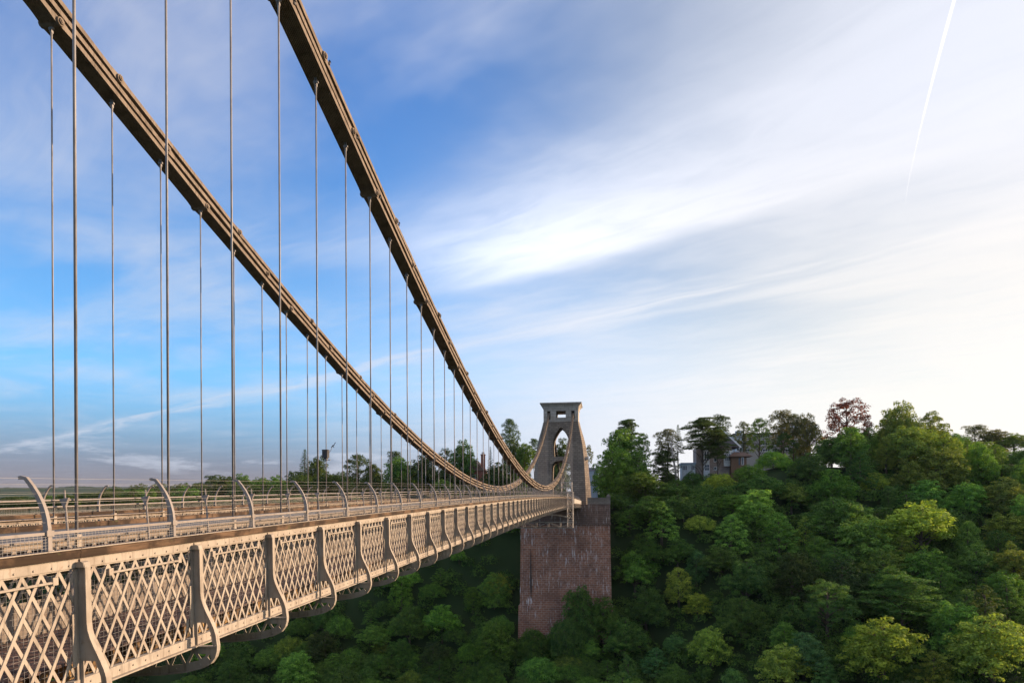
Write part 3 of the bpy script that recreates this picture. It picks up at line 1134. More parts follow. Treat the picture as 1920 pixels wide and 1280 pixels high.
def z_of(px_, py_, dep):
    return ZC + (949.5 - .005 * (px_ - 960) - py_) / 1323.7 * dep


# ------------------------------------------------------------------ trees
def leaf_cloud(rng, clumps, size, dens, flat=.0):
    """clumps: (cx,cy,cz,rx,ry,rz). Each leaf spray is a small bent quad on or in the shell of its clump."""
    V = []
    for (cx, cy, cz, rx, ry, rz) in clumps:
        area = 4 * math.pi * ((rx * ry + rx * rz + ry * rz) / 3)
        n = max(20, int(area * dens / (size * size)))
        d = rng.normal(size=(n, 3)); d /= np.linalg.norm(d, axis=1)[:, None]
        d[:, 2] = np.where(d[:, 2] < -.35, -d[:, 2] * .7, d[:, 2])
        d /= np.linalg.norm(d, axis=1)[:, None]
        rr = rng.uniform(.62, 1.08, n) ** .6
        lump = 1 + .18 * np.sin(d[:, 0] * 5 + cx) * np.sin(d[:, 1] * 6 + cy) + .12 * np.sin(d[:, 2] * 9 + cz)
        p = d * (rr * lump)[:, None] * np.array([rx, ry, rz]) + np.array([cx, cy, cz])
        nrm = d * (1 - flat) + np.array([0, 0, 1]) * (flat + .25) + rng.normal(size=(n, 3)) * .38
        nrm /= np.linalg.norm(nrm, axis=1)[:, None]
        t = np.cross(nrm, rng.normal(size=(n, 3))); t /= np.linalg.norm(t, axis=1)[:, None]
        bt = np.cross(nrm, t)
        sz = size * rng.uniform(.55, 1.3, n)[:, None]
        a = p - t * sz * .7
        b_ = p + bt * sz * .32
        c_ = p + t * sz * .7 - nrm * sz * .15
        e_ = p - bt * sz * .32
        V.append(np.stack([a, b_, c_, e_], 1).reshape(-1, 3))
    return np.vstack(V)


def crown_mesh(name, V):
    me = bpy.data.meshes.new(name)
    n = len(V) // 4
    me.vertices.add(len(V)); me.vertices.foreach_set('co', V.ravel())
    me.loops.add(n * 4); me.loops.foreach_set('vertex_index', np.arange(n * 4))
    me.polygons.add(n); me.polygons.foreach_set('loop_start', np.arange(n) * 4); me.polygons.foreach_set('loop_total', np.full(n, 4))
    me.update(calc_edges=True)
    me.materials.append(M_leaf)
    return me


def trunk_mesh(rng, h, r, targets, mat_, lean=0.0):
    mb = MB()
    top = (lean * h, 0, h)
    mb.path([(0, 0, -1.5), (lean * h * .3, 0, h * .3), (lean * h * .65 + .1, .05, h * .65), top], [r * 1.3, r, r * .7, r * .25], 7)
    for (x, y, z) in targets:
        zb_ = min(h * .92, max(h * .25, z - math.hypot(x, y) * .6))
        f_ = zb_ / h
        st_ = Vector((lean * zb_, 0, zb_)); en = Vector((x, y, z)); mid = (st_ + en) / 2 + Vector((0, 0, .12 * (en - st_).length))
        mb.path([st_, mid, en], [r * .42 * (1.2 - f_), r * .25, r * .08], 5)
    return mb.mesh('trunk', mat_, True)


def proto(kind, seed):
    """unit trees: height about 1 unit = 10 m scale later; returns crown, trunk, height, half width"""
    rng = np.random.default_rng(seed); cl = []
    lean = 0; size = .30; dens = .95; bark = M_bark
    if kind == 'round':                        # several unequal lobes, each a crowd of leaf clumps
        H, Rr = 13.0, 5.8
        nl = int(rng.integers(5, 8))
        for j in range(nl):
            a = j * 2.39996 + rng.uniform(-.5, .5); lr = Rr * rng.uniform(.42, .62); rad = (Rr - lr) * rng.uniform(.75, 1.05) if j else 0
            lz = H * (rng.uniform(.24, .60) if j else .62)
            lx, ly, lh = math.cos(a) * rad, math.sin(a) * rad, lr * rng.uniform(.95, 1.25)
            lz = min(lz, H - lh)
            cl.append((lx, ly, lz, lr * .72, lr * .72, lh * .72))
            for i in range(17):
                b = i * 2.39996 + j; zf = 1 - (i + .5) / 17 * 1.6
                rr_ = math.sqrt(max(.02, 1 - zf * zf)) * lr * .82 * rng.uniform(.85, 1.15)
                s_ = rng.uniform(.5, 1.15)
                cl.append((lx + math.cos(b) * rr_, ly + math.sin(b) * rr_, lz + zf * lh * .86 * rng.uniform(.9, 1.1), s_, s_, s_ * .8))
    elif kind == 'tall':
        H, Rr = 16.0, 3.9
        cl.append((0, 0, H * .5, Rr * .55, Rr * .55, H * .33))
        for i in range(48):
            a = i * 2.39996 + rng.uniform(-.3, .3); zf = 1 - (i + .5) / 48 * 1.75
            rad = (1 - abs(zf) ** 1.6) ** .5 * Rr * .85 * rng.uniform(.75, 1.15) if abs(zf) < 1 else .3
            s_ = rng.uniform(.8, 1.45)
            cl.append((math.cos(a) * rad, math.sin(a) * rad, H * .54 + zf * H * .42, s_, s_, s_ * .95))
    elif kind == 'open':                       # see-through crown of separate sprays
        H, Rr = 14.0, 5.6; dens = .8; size = .24
        for i in range(96):
            a = i * 2.39996 + rng.uniform(-.5, .5); zf = 1 - (i + .5) / 96 * 1.5
            rad = math.sqrt(max(.03, 1 - zf * zf)) * Rr * rng.uniform(.35, .95)
            s_ = rng.uniform(.5, 1.0)
            cl.append((math.cos(a) * rad, math.sin(a) * rad, H * .55 + zf * H * .38 * rng.uniform(.8, 1.05), s_ * 1.1, s_ * 1.1, s_ * .75))
    elif kind == 'shaggy':                     # pointed, layered sprays
        H, Rr = 13.5, 5.0; size = .32
        cl.append((0, 0, H * .45, Rr * .5, Rr * .5, H * .3))
        for i in range(54):
            zf = (i + .5) / 54
            a = i * 2.39996; rad = Rr * (1 - zf ** 1.7) ** .7 * rng.uniform(.7, 1.12)
            s_ = rng.uniform(.9, 1.5) * (1.1 - .5 * zf)
            cl.append((math.cos(a) * rad, math.sin(a) * rad, H * (.08 + .88 * zf), s_ * 1.15, s_ * 1.15, s_ * .7))
    elif kind == 'bush':
        H, Rr = 6.5, 5.0; size = .25
        cl.append((0, 0, H * .35, Rr * .7, Rr * .7, H * .35))
        for i in range(36):
            a = i * 2.39996; zf = 1 - (i + .5) / 36
            rad = math.sqrt(max(0.02, 1 - zf * zf)) * Rr * .82 * rng.uniform(.8, 1.15); s_ = rng.uniform(.8, 1.5)
            cl.append((math.cos(a) * rad, math.sin(a) * rad, H * .25 + zf * H * .55, s_, s_, s_ * .75))
    elif kind == 'cedar':                      # flat plates
        H, Rr = 17.0, 8.2; size = .3; dens = 1.0
        for i in range(90):
            zf = (i + .5) / 90; a = i * 2.39996
            lay = round(zf * 9) / 9 + rng.uniform(-.05, .05)
            rad = Rr * (1 - .62 * abs(lay) ** 2.2) * rng.uniform(.15, 1.0)
            if lay < .15: rad *= .8
            s_ = rng.uniform(1.3, 2.4)
            cl.append((math.cos(a) * rad, math.sin(a) * rad, H * (.40 + .54 * lay) + rng.uniform(-.3, .3) + rad * .05, s_ * 1.1, s_ * 1.1, rng.uniform(.35, .8)))
    elif kind == 'pine':
        H, Rr = 16.0, 4.8; size = .28; dens = 1.0
        for i in range(46):
            zf = (i + .5) / 46; a = i * 2.39996 + rng.uniform(-.5, .5)
            rad = Rr * (.95 - .5 * abs(zf - .45)) * rng.uniform(.2, 1.0); s_ = rng.uniform(.9, 1.8)
            cl.append((math.cos(a) * rad, math.sin(a) * rad, H * (.38 + .58 * zf), s_ * 1.1, s_ * 1.1, s_ * .6))
        lean = .05
    elif kind == 'spire':
        H, Rr = 15.0, 2.7; size = .26; dens = 1.0
        for i in range(70):
            zf = (i + .5) / 70; a = i * 2.39996
            rad = Rr * (1 - zf) ** .8 * rng.uniform(.5, 1.0); s_ = .35 + .75 * (1 - zf)
            cl.append((math.cos(a) * rad, math.sin(a) * rad, H * (.12 + .86 * zf) - rad * .15, s_, s_, s_ * .4))
    V = leaf_cloud(rng, cl, size, dens, .5 if kind in ('cedar', 'pine', 'spire') else .1)
    zt_ = np.percentile(V[:, 2], 99.6); rt_ = np.percentile(np.hypot(V[:, 0], V[:, 1]), 96)
    kz, kr = H / zt_, Rr / rt_
    V = V * np.array([kr, kr, kz]); cl = [(c_[0] * kr, c_[1] * kr, c_[2] * kz) for c_ in cl]
    tg = [(c_[0] * .8, c_[1] * .8, c_[2] - .1) for c_ in cl[1::3]]
    tr = trunk_mesh(rng, H * .88, .32 if H > 8 else .14, tg, bark, lean)
    return crown_mesh('crown', V), tr, H, Rr


PROTO = {}
for kind, n in (('round', 7), ('tall', 3), ('open', 3), ('shaggy', 5), ('bush', 3), ('cedar', 2), ('pine', 3), ('spire', 1)):
    PROTO[kind] = [proto(kind, 11 * i + len(kind) * 97) for i in range(n)]
NAMES = dict(round='broadleaf_tree', tall='broadleaf_tree', open='broadleaf_tree', shaggy='broadleaf_tree', bush='shrub', cedar='cedar_tree', pine='pine_tree', spire='conifer_tree')
rt = random.Random(5)
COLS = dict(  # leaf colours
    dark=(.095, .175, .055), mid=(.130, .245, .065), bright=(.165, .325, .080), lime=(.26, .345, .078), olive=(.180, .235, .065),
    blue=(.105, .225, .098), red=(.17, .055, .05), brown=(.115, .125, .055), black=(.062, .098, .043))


def tree(kind, x, y, z, hgt, wid, col, label, cat='tree', group=None, variant=None, name=None, lift=0.0):
    cr, tr, H, Rr = PROTO[kind][rt.randrange(len(PROTO[kind])) if variant is None else variant % len(PROTO[kind])]
    sz_, sx_ = hgt / H, wid / Rr
    o = empty(name or NAMES[kind], (x, y, z), label, cat, group, rz=rt.uniform(0, 6.28))
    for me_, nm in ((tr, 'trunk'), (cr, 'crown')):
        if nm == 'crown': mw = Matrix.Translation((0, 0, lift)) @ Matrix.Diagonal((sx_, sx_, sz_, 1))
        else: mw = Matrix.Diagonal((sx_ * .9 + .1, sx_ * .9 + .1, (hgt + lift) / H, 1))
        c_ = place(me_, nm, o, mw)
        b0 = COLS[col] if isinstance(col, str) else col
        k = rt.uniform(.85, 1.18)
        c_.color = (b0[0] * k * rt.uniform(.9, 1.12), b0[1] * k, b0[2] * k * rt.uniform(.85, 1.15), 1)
    return o


TREES = []


def ptree(px_, ptop, hw, Y, kind, col, label, hgt=None, cat='tree', group=None, variant=None):
    """a tree that stands at distance Y with its crown top at photo row ptop and half width hw (photo pixels)"""
    x, dep = ray(px_, Y)
    zt = z_of(px_, ptop, dep)
    wid = hw * dep / 1323.7
    ground_z = hz_at(x, Y)
    H = PROTO[kind][0][2]
    if hgt is None:
        hgt = max(zt - ground_z, wid * 1.3)
        hgt = min(hgt, max(wid * 4.2, 11))
    base = zt - hgt
    TREES.append((x, Y, wid, zt))
    lift = base - ground_z if base - ground_z > .8 else 0.0      # a tall bare stem below a high crown
    return tree(kind, x, Y, base - lift, hgt, wid, col, label, cat, group, variant, lift=lift)



ASP = dict(round=1.9, tall=3.3, open=2.1, shaggy=2.1, bush=1.15, cedar=1.9, pine=2.9, spire=4.6)


def solve_y(px_, ptop, hw, kind):
    best = None
    for Y in np.arange(112, 330, 1.5):
        x, dep = ray(px_, Y)
        zt = z_of(px_, ptop, dep); wid = hw * dep / 1323.7
        hh = max(6.5, min(19, wid * ASP[kind]))
        e_ = abs(zt - hz_at(x, Y) - hh) + .012 * abs(Y - 190) + (50 if abs(x) < 15 + wid * .6 and Y > AY - 3 else 0)
        if best is None or e_ < best[0]: best = (e_, Y, hh)
    return best[1], best[2]


def pt(px_, ptop, hw, kind, col, label, Y=None, hgt=None, variant=None, cat='tree', group=None):
    if Y is None:
        Y, hh = solve_y(px_, ptop, hw, kind)
        return ptree(px_, ptop, hw, Y, kind, col, label, None, cat, group, variant)
    return ptree(px_, ptop, hw, Y, kind, col, label, hgt, cat, group, variant)


# skyline, left of the tower (px, top row, half width, kind, colour, label, distance)
SKY_ = [
 (212, 913, 34, 'bush', 'dark', 'low dark tree at the left tip of the wooded skyline', 330),
 (262, 907, 26, 'round', 'dark', 'small round dark tree second from the left end of the wooded skyline', 320),
 (302, 906, 24, 'round', 'dark', 'dark tree behind the second curved fence post from the left', 316),
 (345, 906, 26, 'round', 'dark', 'dark round tree just left of the flat-topped pines on the left skyline', 312),
 (398, 890, 20, 'pine', 'dark', 'flat-topped dark pine where the left skyline steps up', 292),
 (425, 893, 30, 'round', 'dark', 'dark broad tree right beside the flat-topped pine on the left skyline', 286),
 (452, 889, 26, 'round', 'mid', 'sunlit green round tree behind the third curved fence post', 280),
 (486, 895, 27, 'round', 'mid', 'mid green tree between two fence posts on the left skyline', 276),
 (520, 892, 24, 'round', 'mid', 'green round tree just left of the spindly conifer', 272),
 (549, 884, 26, 'round', 'dark', 'dark tree at the foot of the spindly conifer', 262),
 (572, 843, 17, 'spire', 'black', 'spindly bare-branched conifer standing above the left wood', 262),
 (600, 857, 30, 'round', 'black', 'near-black round tree below the camera unit', 256),
 (672, 852, 34, 'open', 'dark', 'open round-headed tree between the camera unit and the falling far chain', 250),
 (640, 885, 24, 'round', 'dark', 'low dark tree in the dip of the left skyline', 256),
 (700, 870, 24, 'open', 'dark', 'thin dark tree with sky showing through, centre left skyline', 250),
 (742, 846, 18, 'pine', 'dark', 'slim dark pine breaking the skyline under the far chain', 250),
 (752, 858, 40, 'round', 'mid', 'broad green tree under the falling far chain', 242),
 (802, 853, 34, 'round', 'dark', 'dark broad tree behind the crossing of the hanger rods', 240),
 (838, 840, 18, 'open', 'dark', 'narrow open tree left of the tall round-headed one', 245),
 (870, 827, 29, 'round', 'mid', 'tall round-headed green tree left of the brick chimney house', 240),
 (846, 874, 36, 'round', 'dark', 'lower dark tree beneath the tall round-headed one', 234),
 (920, 838, 8, 'spire', 'black', 'small dark spire conifer right of the brick chimney', 240),
 (936, 868, 34, 'round', 'dark', 'dark tree hiding the foot of the brick chimney house', 228),
 (957, 785, 19, 'tall', 'dark', 'tallest dark tree on the left, egg-shaped, beside the near chain', 252),
 (966, 826, 26, 'round', 'dark', 'dark shoulder of foliage below the egg-shaped tree', 246),
 (984, 832, 24, 'round', 'mid', 'green tree between the egg-shaped tree and the tower', 240),
 (1003, 822, 12, 'pine', 'black', 'dark pine touching the left side of the tower', 246),
 (1056, 822, 20, 'round', 'dark', 'tree framed by the pointed arch of the tower', 270),
 (1048, 850, 28, 'round', 'dark', 'dark foliage seen through the lower opening of the tower', 290),
 (1104, 834, 9, 'open', 'brown', 'thin twiggy tree just right of the tower', 262),
 # right skyline
 (1178, 786, 26, 'cedar', 'black', 'flat-tiered dark conifer topping the big green tree right of the tower', 246),
 (1163, 806, 46, 'round', 'dark', 'big dark green tree right of the tower', 236),
 (1150, 838, 38, 'round', 'mid', 'mid green tree in front of the big one right of the tower', 226),
 (1205, 812, 18, 'open', 'dark', 'thin branched tree on the right shoulder of the big tree', 240),
 (1198, 845, 34, 'round', 'dark', 'dark leafy tree left of the leaning pines', 226),
 (1250, 804, 24, 'pine', 'brown', 'flat-topped brownish pine left of the dark spire', 244),
 (1272, 797, 12, 'spire', 'black', 'dark pointed spire conifer left of the great cedar', 246),
 (1244, 845, 28, 'cedar', 'black', 'low dark cedar in front of the leaning pale trunk', 240),
 (1318, 783, 42, 'cedar', 'black', 'great dark cedar with flat tiers in front of the stone villa', 240),
 (1352, 777, 20, 'pine', 'black', 'tall ragged pine rising behind the great cedar', 262),
 (1346, 800, 26, 'cedar', 'black', 'dark cedar spreading over the villa roof', 240),
 (1395, 806, 9, 'spire', 'black', 'narrow dark cypress left of the white apartment block', 262),
 (1396, 790, 18, 'open', 'brown', 'sparse brownish tree in front of the left end of the apartment block', 266),
 (1424, 784, 24, 'open', 'olive', 'rounded olive tree in front of the apartment block', 262),
 (1465, 769, 26, 'pine', 'brown', 'flat-topped brown pine above the apartment block', 266),
 (1489, 776, 16, 'pine', 'brown', 'smaller brown pine right beside the flat-topped one', 264),
 (1470, 812, 26, 'open', 'black', 'dark pine in front of the apartment block windows', 256),
 (1514, 776, 26, 'round', 'brown', 'round brownish tree left of the copper beech', 262),
 (1588, 748, 44, 'open', 'red', 'copper beech with see-through dark red crown on the skyline', 262),
 (1668, 768, 30, 'round', 'olive', 'left lobe of sunlit olive crowns right of the copper beech', 262),
 (1692, 754, 34, 'round', 'olive', 'highest sunlit olive tree on the right skyline', 258),
 (1745, 772, 34, 'open', 'olive', 'golden-edged tree on the right of the highest olive tree', 262),
 (1700, 800, 56, 'round', 'olive', 'massive olive green tree below the right skyline peak', 246),
 (1770, 815, 44, 'round', 'olive', 'sunlit olive tree on the right shoulder of the hill', 240),
 (1832, 797, 26, 'pine', 'brown', 'distant flat pine at the far right skyline', 330),
 (1868, 806, 28, 'round', 'brown', 'distant brown tree at the far right skyline', 330),
 (1902, 812, 30, 'round', 'olive', 'distant olive tree at the right edge of the skyline', 325),
 (1840, 828, 46, 'round', 'olive', 'broad yellow-green tree under the far right skyline', 290),
 (1900, 850, 44, 'round', 'mid', 'hazy green tree at the right edge below the skyline', 290),
]
for (px_, pt_, hw, kd, col, lab, Y) in SKY_:
    if px_ < 1060: col = {'mid': 'dark', 'dark': 'black'}.get(col, col)  # left skyline leaves darkened in colour to make shaded silhouettes
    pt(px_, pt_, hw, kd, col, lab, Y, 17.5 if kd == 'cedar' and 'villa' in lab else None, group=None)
# crowns that can be told apart on the slope
SLOPE = [
 (1596, 801, 32, 'tall', 'mid', 'tall upright mid green tree below the copper beech', 240),
 (1560, 820, 30, 'round', 'dark', 'dark green tree on the left of the tall upright one', 246),
 (1490, 862, 40, 'bush', 'mid', 'rounded shrub right of the lawn-side shrub', 250),
 (1450, 845, 34, 'bush', 'bright', 'bright lawn-side shrub below the apartment block', 250),
 (1520, 850, 40, 'round', 'dark', 'dark rounded tree right of the lawn', 236),
 (1405, 872, 30, 'bush', 'mid', 'low bush at the right end of the stone villa', 240),
 (1300, 884, 30, 'bush', 'dark', 'dark hedge-like bush below the villa annexe', 240),
 (1350, 888, 36, 'bush', 'lime', 'yellow-green bush below the villa', 232),
 (1430, 890, 40, 'round', 'dark', 'dark tree just below the wooden lodge', 228),
 (1210, 885, 50, 'round', 'dark', 'wide dark tree filling the slope right of the abutment top', 216),
 (1270, 900, 36, 'shaggy', 'dark', 'shaggy dark tree below the leaning pale trunk', 216),
 (1425, 918, 48, 'round', 'bright', 'bright green dome left of centre on the right slope', None),
 (1560, 880, 44, 'round', 'mid', 'green tree with bright left edge below the tall upright tree', None),
 (1640, 886, 26, 'round', 'lime', 'yellow-green rounded tree in the middle of the right slope', None),
 (1742, 900, 36, 'round', 'bright', 'bright narrow tree below the massive olive one', None),
 (1700, 920, 30, 'shaggy', 'mid', 'small pale-topped tree above the great domed crown', None),
 (1725, 940, 80, 'round', 'lime', 'great domed crown with a bright yellow-green rim on the right slope', None),
 (1565, 934, 54, 'round', 'mid', 'broad mid green crown left of the great domed one', None),
 (1630, 972, 58, 'round', 'mid', 'overhanging green crown below the broad mid green one', None),
 (1690, 1005, 44, 'shaggy', 'olive', 'olive crown with feathery right edge in the slope centre', None),
 (1810, 905, 36, 'round', 'bright', 'bright green crown left of the golden tree at the right edge', None),
 (1885, 896, 48, 'round', 'olive', 'golden green rounded tree at the right edge of the photo', None),
 (1880, 962, 44, 'round', 'olive', 'olive tree beneath the golden green one at the right edge', None),
 (1745, 1030, 50, 'round', 'mid', 'leafy green crown right below the great domed one', None),
 (1830, 1020, 44, 'round', 'mid', 'spreading green crown with fine leaves right of centre slope', None),
 (1900, 1032, 50, 'round', 'olive', 'bright-topped olive crown halfway down the right edge', None),
 (1240, 942, 34, 'shaggy', 'bright', 'ragged light green crown with bare twigs right of the abutment', None),
 (1180, 956, 26, 'shaggy', 'mid', 'green tuft standing nearest the right side of the abutment', None),
 (1312, 966, 28, 'bush', 'lime', 'small lime tuft between two ragged crowns', None),
 (1370, 965, 40, 'shaggy', 'bright', 'layered light green crown right of the lime tuft', None),
 (1460, 962, 42, 'shaggy', 'mid', 'feathery crown below the bright green dome', None),
 (1510, 968, 30, 'shaggy', 'lime', 'light feathery crown beside the broad mid green one', None),
 (1190, 1032, 42, 'round', 'mid', 'dark mid green tree growing against the right foot of the abutment', None),
 (1305, 1032, 22, 'tall', 'blue', 'slim bluish green tree above the yellow-green spire tree', None),
 (1272, 1064, 26, 'tall', 'lime', 'pointed yellow-green tree low in the middle of the picture', None),
 (1308, 1112, 28, 'round', 'lime', 'rounded yellow-green tree attached right of the pointed one', None),
 (1332, 1176, 40, 'round', 'lime', 'yellow-green tree with trailing sprays at the bottom centre', None),
 (1264, 1190, 24, 'round', 'blue', 'small bluish round tree at the bottom left of the yellow-green ones', None),
 (1262, 1246, 34, 'round', 'mid', 'green tree cut by the bottom edge below the bluish one', None),
 (1470, 1166, 26, 'tall', 'mid', 'pointed green tree behind the bottom yellow-green mound', None),
 (1505, 1186, 44, 'round', 'blue', 'cool green spreading tree right of the pointed one', None),
 (1470, 1208, 52, 'round', 'lime', 'yellow-green mound at the bottom edge, left of the big sunlit crowns', None),
 (1655, 1160, 76, 'round', 'lime', 'big sunlit yellow-green crown at the bottom, left of two', None),
 (1610, 1172, 36, 'bush', 'bright', 'bright green crown leaning on the left of the big sunlit one', None),
 (1860, 1154, 84, 'round', 'lime', 'big sunlit dome in the bottom right corner', None),
 (1750, 1222, 50, 'shaggy', 'olive', 'dull olive crown between the two big sunlit domes', None),
 (1548, 1240, 30, 'shaggy', 'blue', 'dark cool green tree at the bottom edge between two sunlit mounds', None),
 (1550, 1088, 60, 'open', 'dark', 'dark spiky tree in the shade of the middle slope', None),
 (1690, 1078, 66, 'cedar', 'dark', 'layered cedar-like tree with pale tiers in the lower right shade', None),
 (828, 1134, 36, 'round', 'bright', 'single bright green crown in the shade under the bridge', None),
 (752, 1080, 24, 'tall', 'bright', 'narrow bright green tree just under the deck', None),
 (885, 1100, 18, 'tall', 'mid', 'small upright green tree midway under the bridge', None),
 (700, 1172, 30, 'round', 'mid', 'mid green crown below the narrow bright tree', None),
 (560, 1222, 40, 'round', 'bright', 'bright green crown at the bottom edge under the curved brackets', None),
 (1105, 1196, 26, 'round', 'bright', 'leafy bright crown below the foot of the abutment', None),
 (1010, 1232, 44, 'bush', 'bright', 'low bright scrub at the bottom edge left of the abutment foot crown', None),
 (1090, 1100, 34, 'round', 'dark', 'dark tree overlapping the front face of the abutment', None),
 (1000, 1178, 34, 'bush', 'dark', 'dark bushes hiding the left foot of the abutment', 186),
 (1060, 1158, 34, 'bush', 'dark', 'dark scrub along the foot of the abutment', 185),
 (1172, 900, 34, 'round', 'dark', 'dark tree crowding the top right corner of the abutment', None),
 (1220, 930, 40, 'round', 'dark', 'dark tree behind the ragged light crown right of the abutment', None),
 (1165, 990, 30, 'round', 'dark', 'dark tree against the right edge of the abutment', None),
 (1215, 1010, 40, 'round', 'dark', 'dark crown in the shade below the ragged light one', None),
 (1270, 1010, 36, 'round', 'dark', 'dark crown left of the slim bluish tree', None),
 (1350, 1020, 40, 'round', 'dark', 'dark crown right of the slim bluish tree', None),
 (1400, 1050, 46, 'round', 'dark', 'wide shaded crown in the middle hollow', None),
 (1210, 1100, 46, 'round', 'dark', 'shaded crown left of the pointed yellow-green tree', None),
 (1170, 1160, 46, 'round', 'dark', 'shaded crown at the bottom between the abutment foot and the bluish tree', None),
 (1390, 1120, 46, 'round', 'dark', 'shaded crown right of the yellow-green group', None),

 (1130, 1120, 40, 'round', 'dark', 'dark bushy tree at the right foot of the abutment', None),
]
for (px_, pt_, hw, kd, col, lab, Y) in SLOPE:
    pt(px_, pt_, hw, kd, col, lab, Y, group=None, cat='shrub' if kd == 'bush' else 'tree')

# understorey: the unbroken mass of saplings, ivy and brambles between and below the trees, which nobody could count
rg_ = np.random.default_rng(12)
cl = []
gxs = []
for x in np.arange(-100, 175, 3.6):
    for y in np.arange(122, 262, 3.4):
        xx_ = x + rg_.uniform(-1.6, 1.6); yy_ = y + rg_.uniform(-1.6, 1.6)
        if abs(xx_) < 13.6 and AY - 3.5 < yy_ < T + 40: continue
        if x < -20 and y < 150: continue
        if 50 < xx_ < 92 and yy_ > 234: continue
        gxs.append((xx_, yy_))
gxs = np.array(gxs)
gz_ = height(gxs[:, 0], gxs[:, 1])
nz_ = vnoise(gxs[:, 0], gxs[:, 1], 8.0)
for (x, y), z, n in zip(gxs, gz_, nz_):
    if z < ZC - 67: continue
    dxp = x - CX; dep = ST * dxp + CT * y; u = (CT * dxp - ST * y) / dep
    if abs(u) > .82: continue
    hb = .8 + 6.5 * n * rg_.uniform(.5, 1.0)
    if x < 14: hb *= .55
    r = rg_.uniform(1.6, 3.0)
    cl.append((x, y, z + hb - r * .2, r, r, r * rg_.uniform(.7, 1.2)))
Vq = leaf_cloud(rg_, cl, .40, 1.0, .1)
o = place(crown_mesh('understorey', Vq), 'understorey'); o.color = (.085, .160, .050, 1)
tag(o, 'dense understorey of saplings, ivy and brambles covering the slopes between the trees', 'undergrowth', kind='stuff')

# infill of the woods on a jittered grid; never taller than the skyline of the photograph
SKYLINE = [(0, 925), (190, 916), (215, 912), (330, 908), (385, 895), (430, 892), (530, 894), (560, 884), (600, 862), (628, 888), (670, 858), (700, 880), (740, 862), (830, 860), (870, 834), (892, 852), (905, 872), (935, 868), (950, 820), (985, 834), (1010, 850), (1100, 870), (1125, 840), (1165, 815), (1210, 835), (1225, 850), (1262, 886), (1280, 892), (1395, 892), (1410, 872), (1440, 845), (1500, 830), (1540, 812), (1650, 790), (1700, 775), (1780, 800), (1830, 822), (1920, 830)]
sx_ = [a for a, b in SKYLINE]; sy_ = [b for a, b in SKYLINE]
AREAS = {
 'left': ('dark green tree in the continuous wood left of the tower, below the skyline', 'trees of the wood left of the tower'),
 'under': ('shadowed dark tree on the steep slope under the bridge deck', 'trees on the slope under the bridge'),
 'mid': ('dark green broadleaf tree in the shaded slope between the abutment and the yellow-green trees', 'trees on the slope right of the abutment'),
 'right': ('green broadleaf tree packed among others on the upper right slope', 'trees on the upper right slope'),
 'low': ('dark shaded tree in the hollow behind the sunlit crowns at the lower right', 'trees in the lower right hollow'),
}
rf = random.Random(77)
step = 11.4
nfill = 0
yy = 112.0
while yy < 312:
    xx = -225.0
    while xx < 165:
        x = xx + rf.uniform(-3.2, 3.2); y = yy + rf.uniform(-3.2, 3.2)
        xx += step
        if -14.5 < x < 15.5 and AY - 4 < y < 260: continue
        if -9 < x < 9 and y > 200: continue
        if x < -15 and y < 160: continue
        if x < -150 and y < 215: continue
        if x < -10 and 200 < y < 222: continue
        if 52 < x < 90 and 238 < y < 262 : continue
        if 84 < x < 125 and y > 279: continue
        gz = hz_at(x, y)
        if gz < ZC - 66: continue
        dxp = x - CX
        dep = ST * dxp + CT * y
        u = (CT * dxp - ST * y) / dep
        p_x = 960 + 1323.7 * u
        if p_x < -60 or p_x > 2000: continue
        p_y = 949.5 - 1323.7 * (gz + 8 - ZC) / dep
        if p_y > 1400: continue
        # keep clear of the trees placed one by one
        if any((x - a) ** 2 + (y - b_) ** 2 < (w_ * .62 + 1.5) ** 2 for a, b_, w_, _ in TREES[:TREES_N if 'TREES_N' in globals() else None]): continue
        near = [t_ for t_ in TREES if abs(t_[0] - x) < t_[2] * .8 + 4 and y < t_[1] and t_[1] - y < 22]
        if x < 10:
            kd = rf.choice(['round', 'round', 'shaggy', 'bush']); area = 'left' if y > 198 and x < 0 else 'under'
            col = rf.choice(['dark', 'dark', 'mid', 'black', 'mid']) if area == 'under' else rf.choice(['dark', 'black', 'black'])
        else:
            kd = rf.choice(['round', 'round', 'round', 'shaggy', 'shaggy', 'tall'])
            area = 'mid' if p_x < 1400 else ('low' if p_y > 1040 else 'right')
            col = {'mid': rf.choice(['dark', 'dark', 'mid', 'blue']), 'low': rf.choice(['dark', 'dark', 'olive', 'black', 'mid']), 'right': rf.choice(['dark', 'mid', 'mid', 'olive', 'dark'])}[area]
        H0, R0 = PROTO[kd][0][2:]
        sc = rf.uniform(.95, 1.3) * (.8 if kd == 'tall' else 1)
        if area == 'under': sc *= .72
        hgt, wid = H0 * sc, R0 * sc * rf.uniform(.9, 1.12)
        # cap by the skyline and by the crowns placed one by one behind
        lim = np.interp(p_x, sx_, sy_) + 6
        zmax = ZC + (949.5 - .005 * (p_x - 960) - lim) / 1323.7 * dep
        for t_ in near: zmax = min(zmax, t_[3] - (t_[1] - y) * .28 - 2.2)
        over = gz + hgt - zmax
        if over > 0:
            if over > hgt * .62: continue
            hgt -= over; wid *= .8
            if hgt < 4: continue
        lab, grp = AREAS[area]
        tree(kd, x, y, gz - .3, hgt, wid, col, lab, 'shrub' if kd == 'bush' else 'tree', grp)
        nfill += 1
    yy += step * .9
ns_ = 0
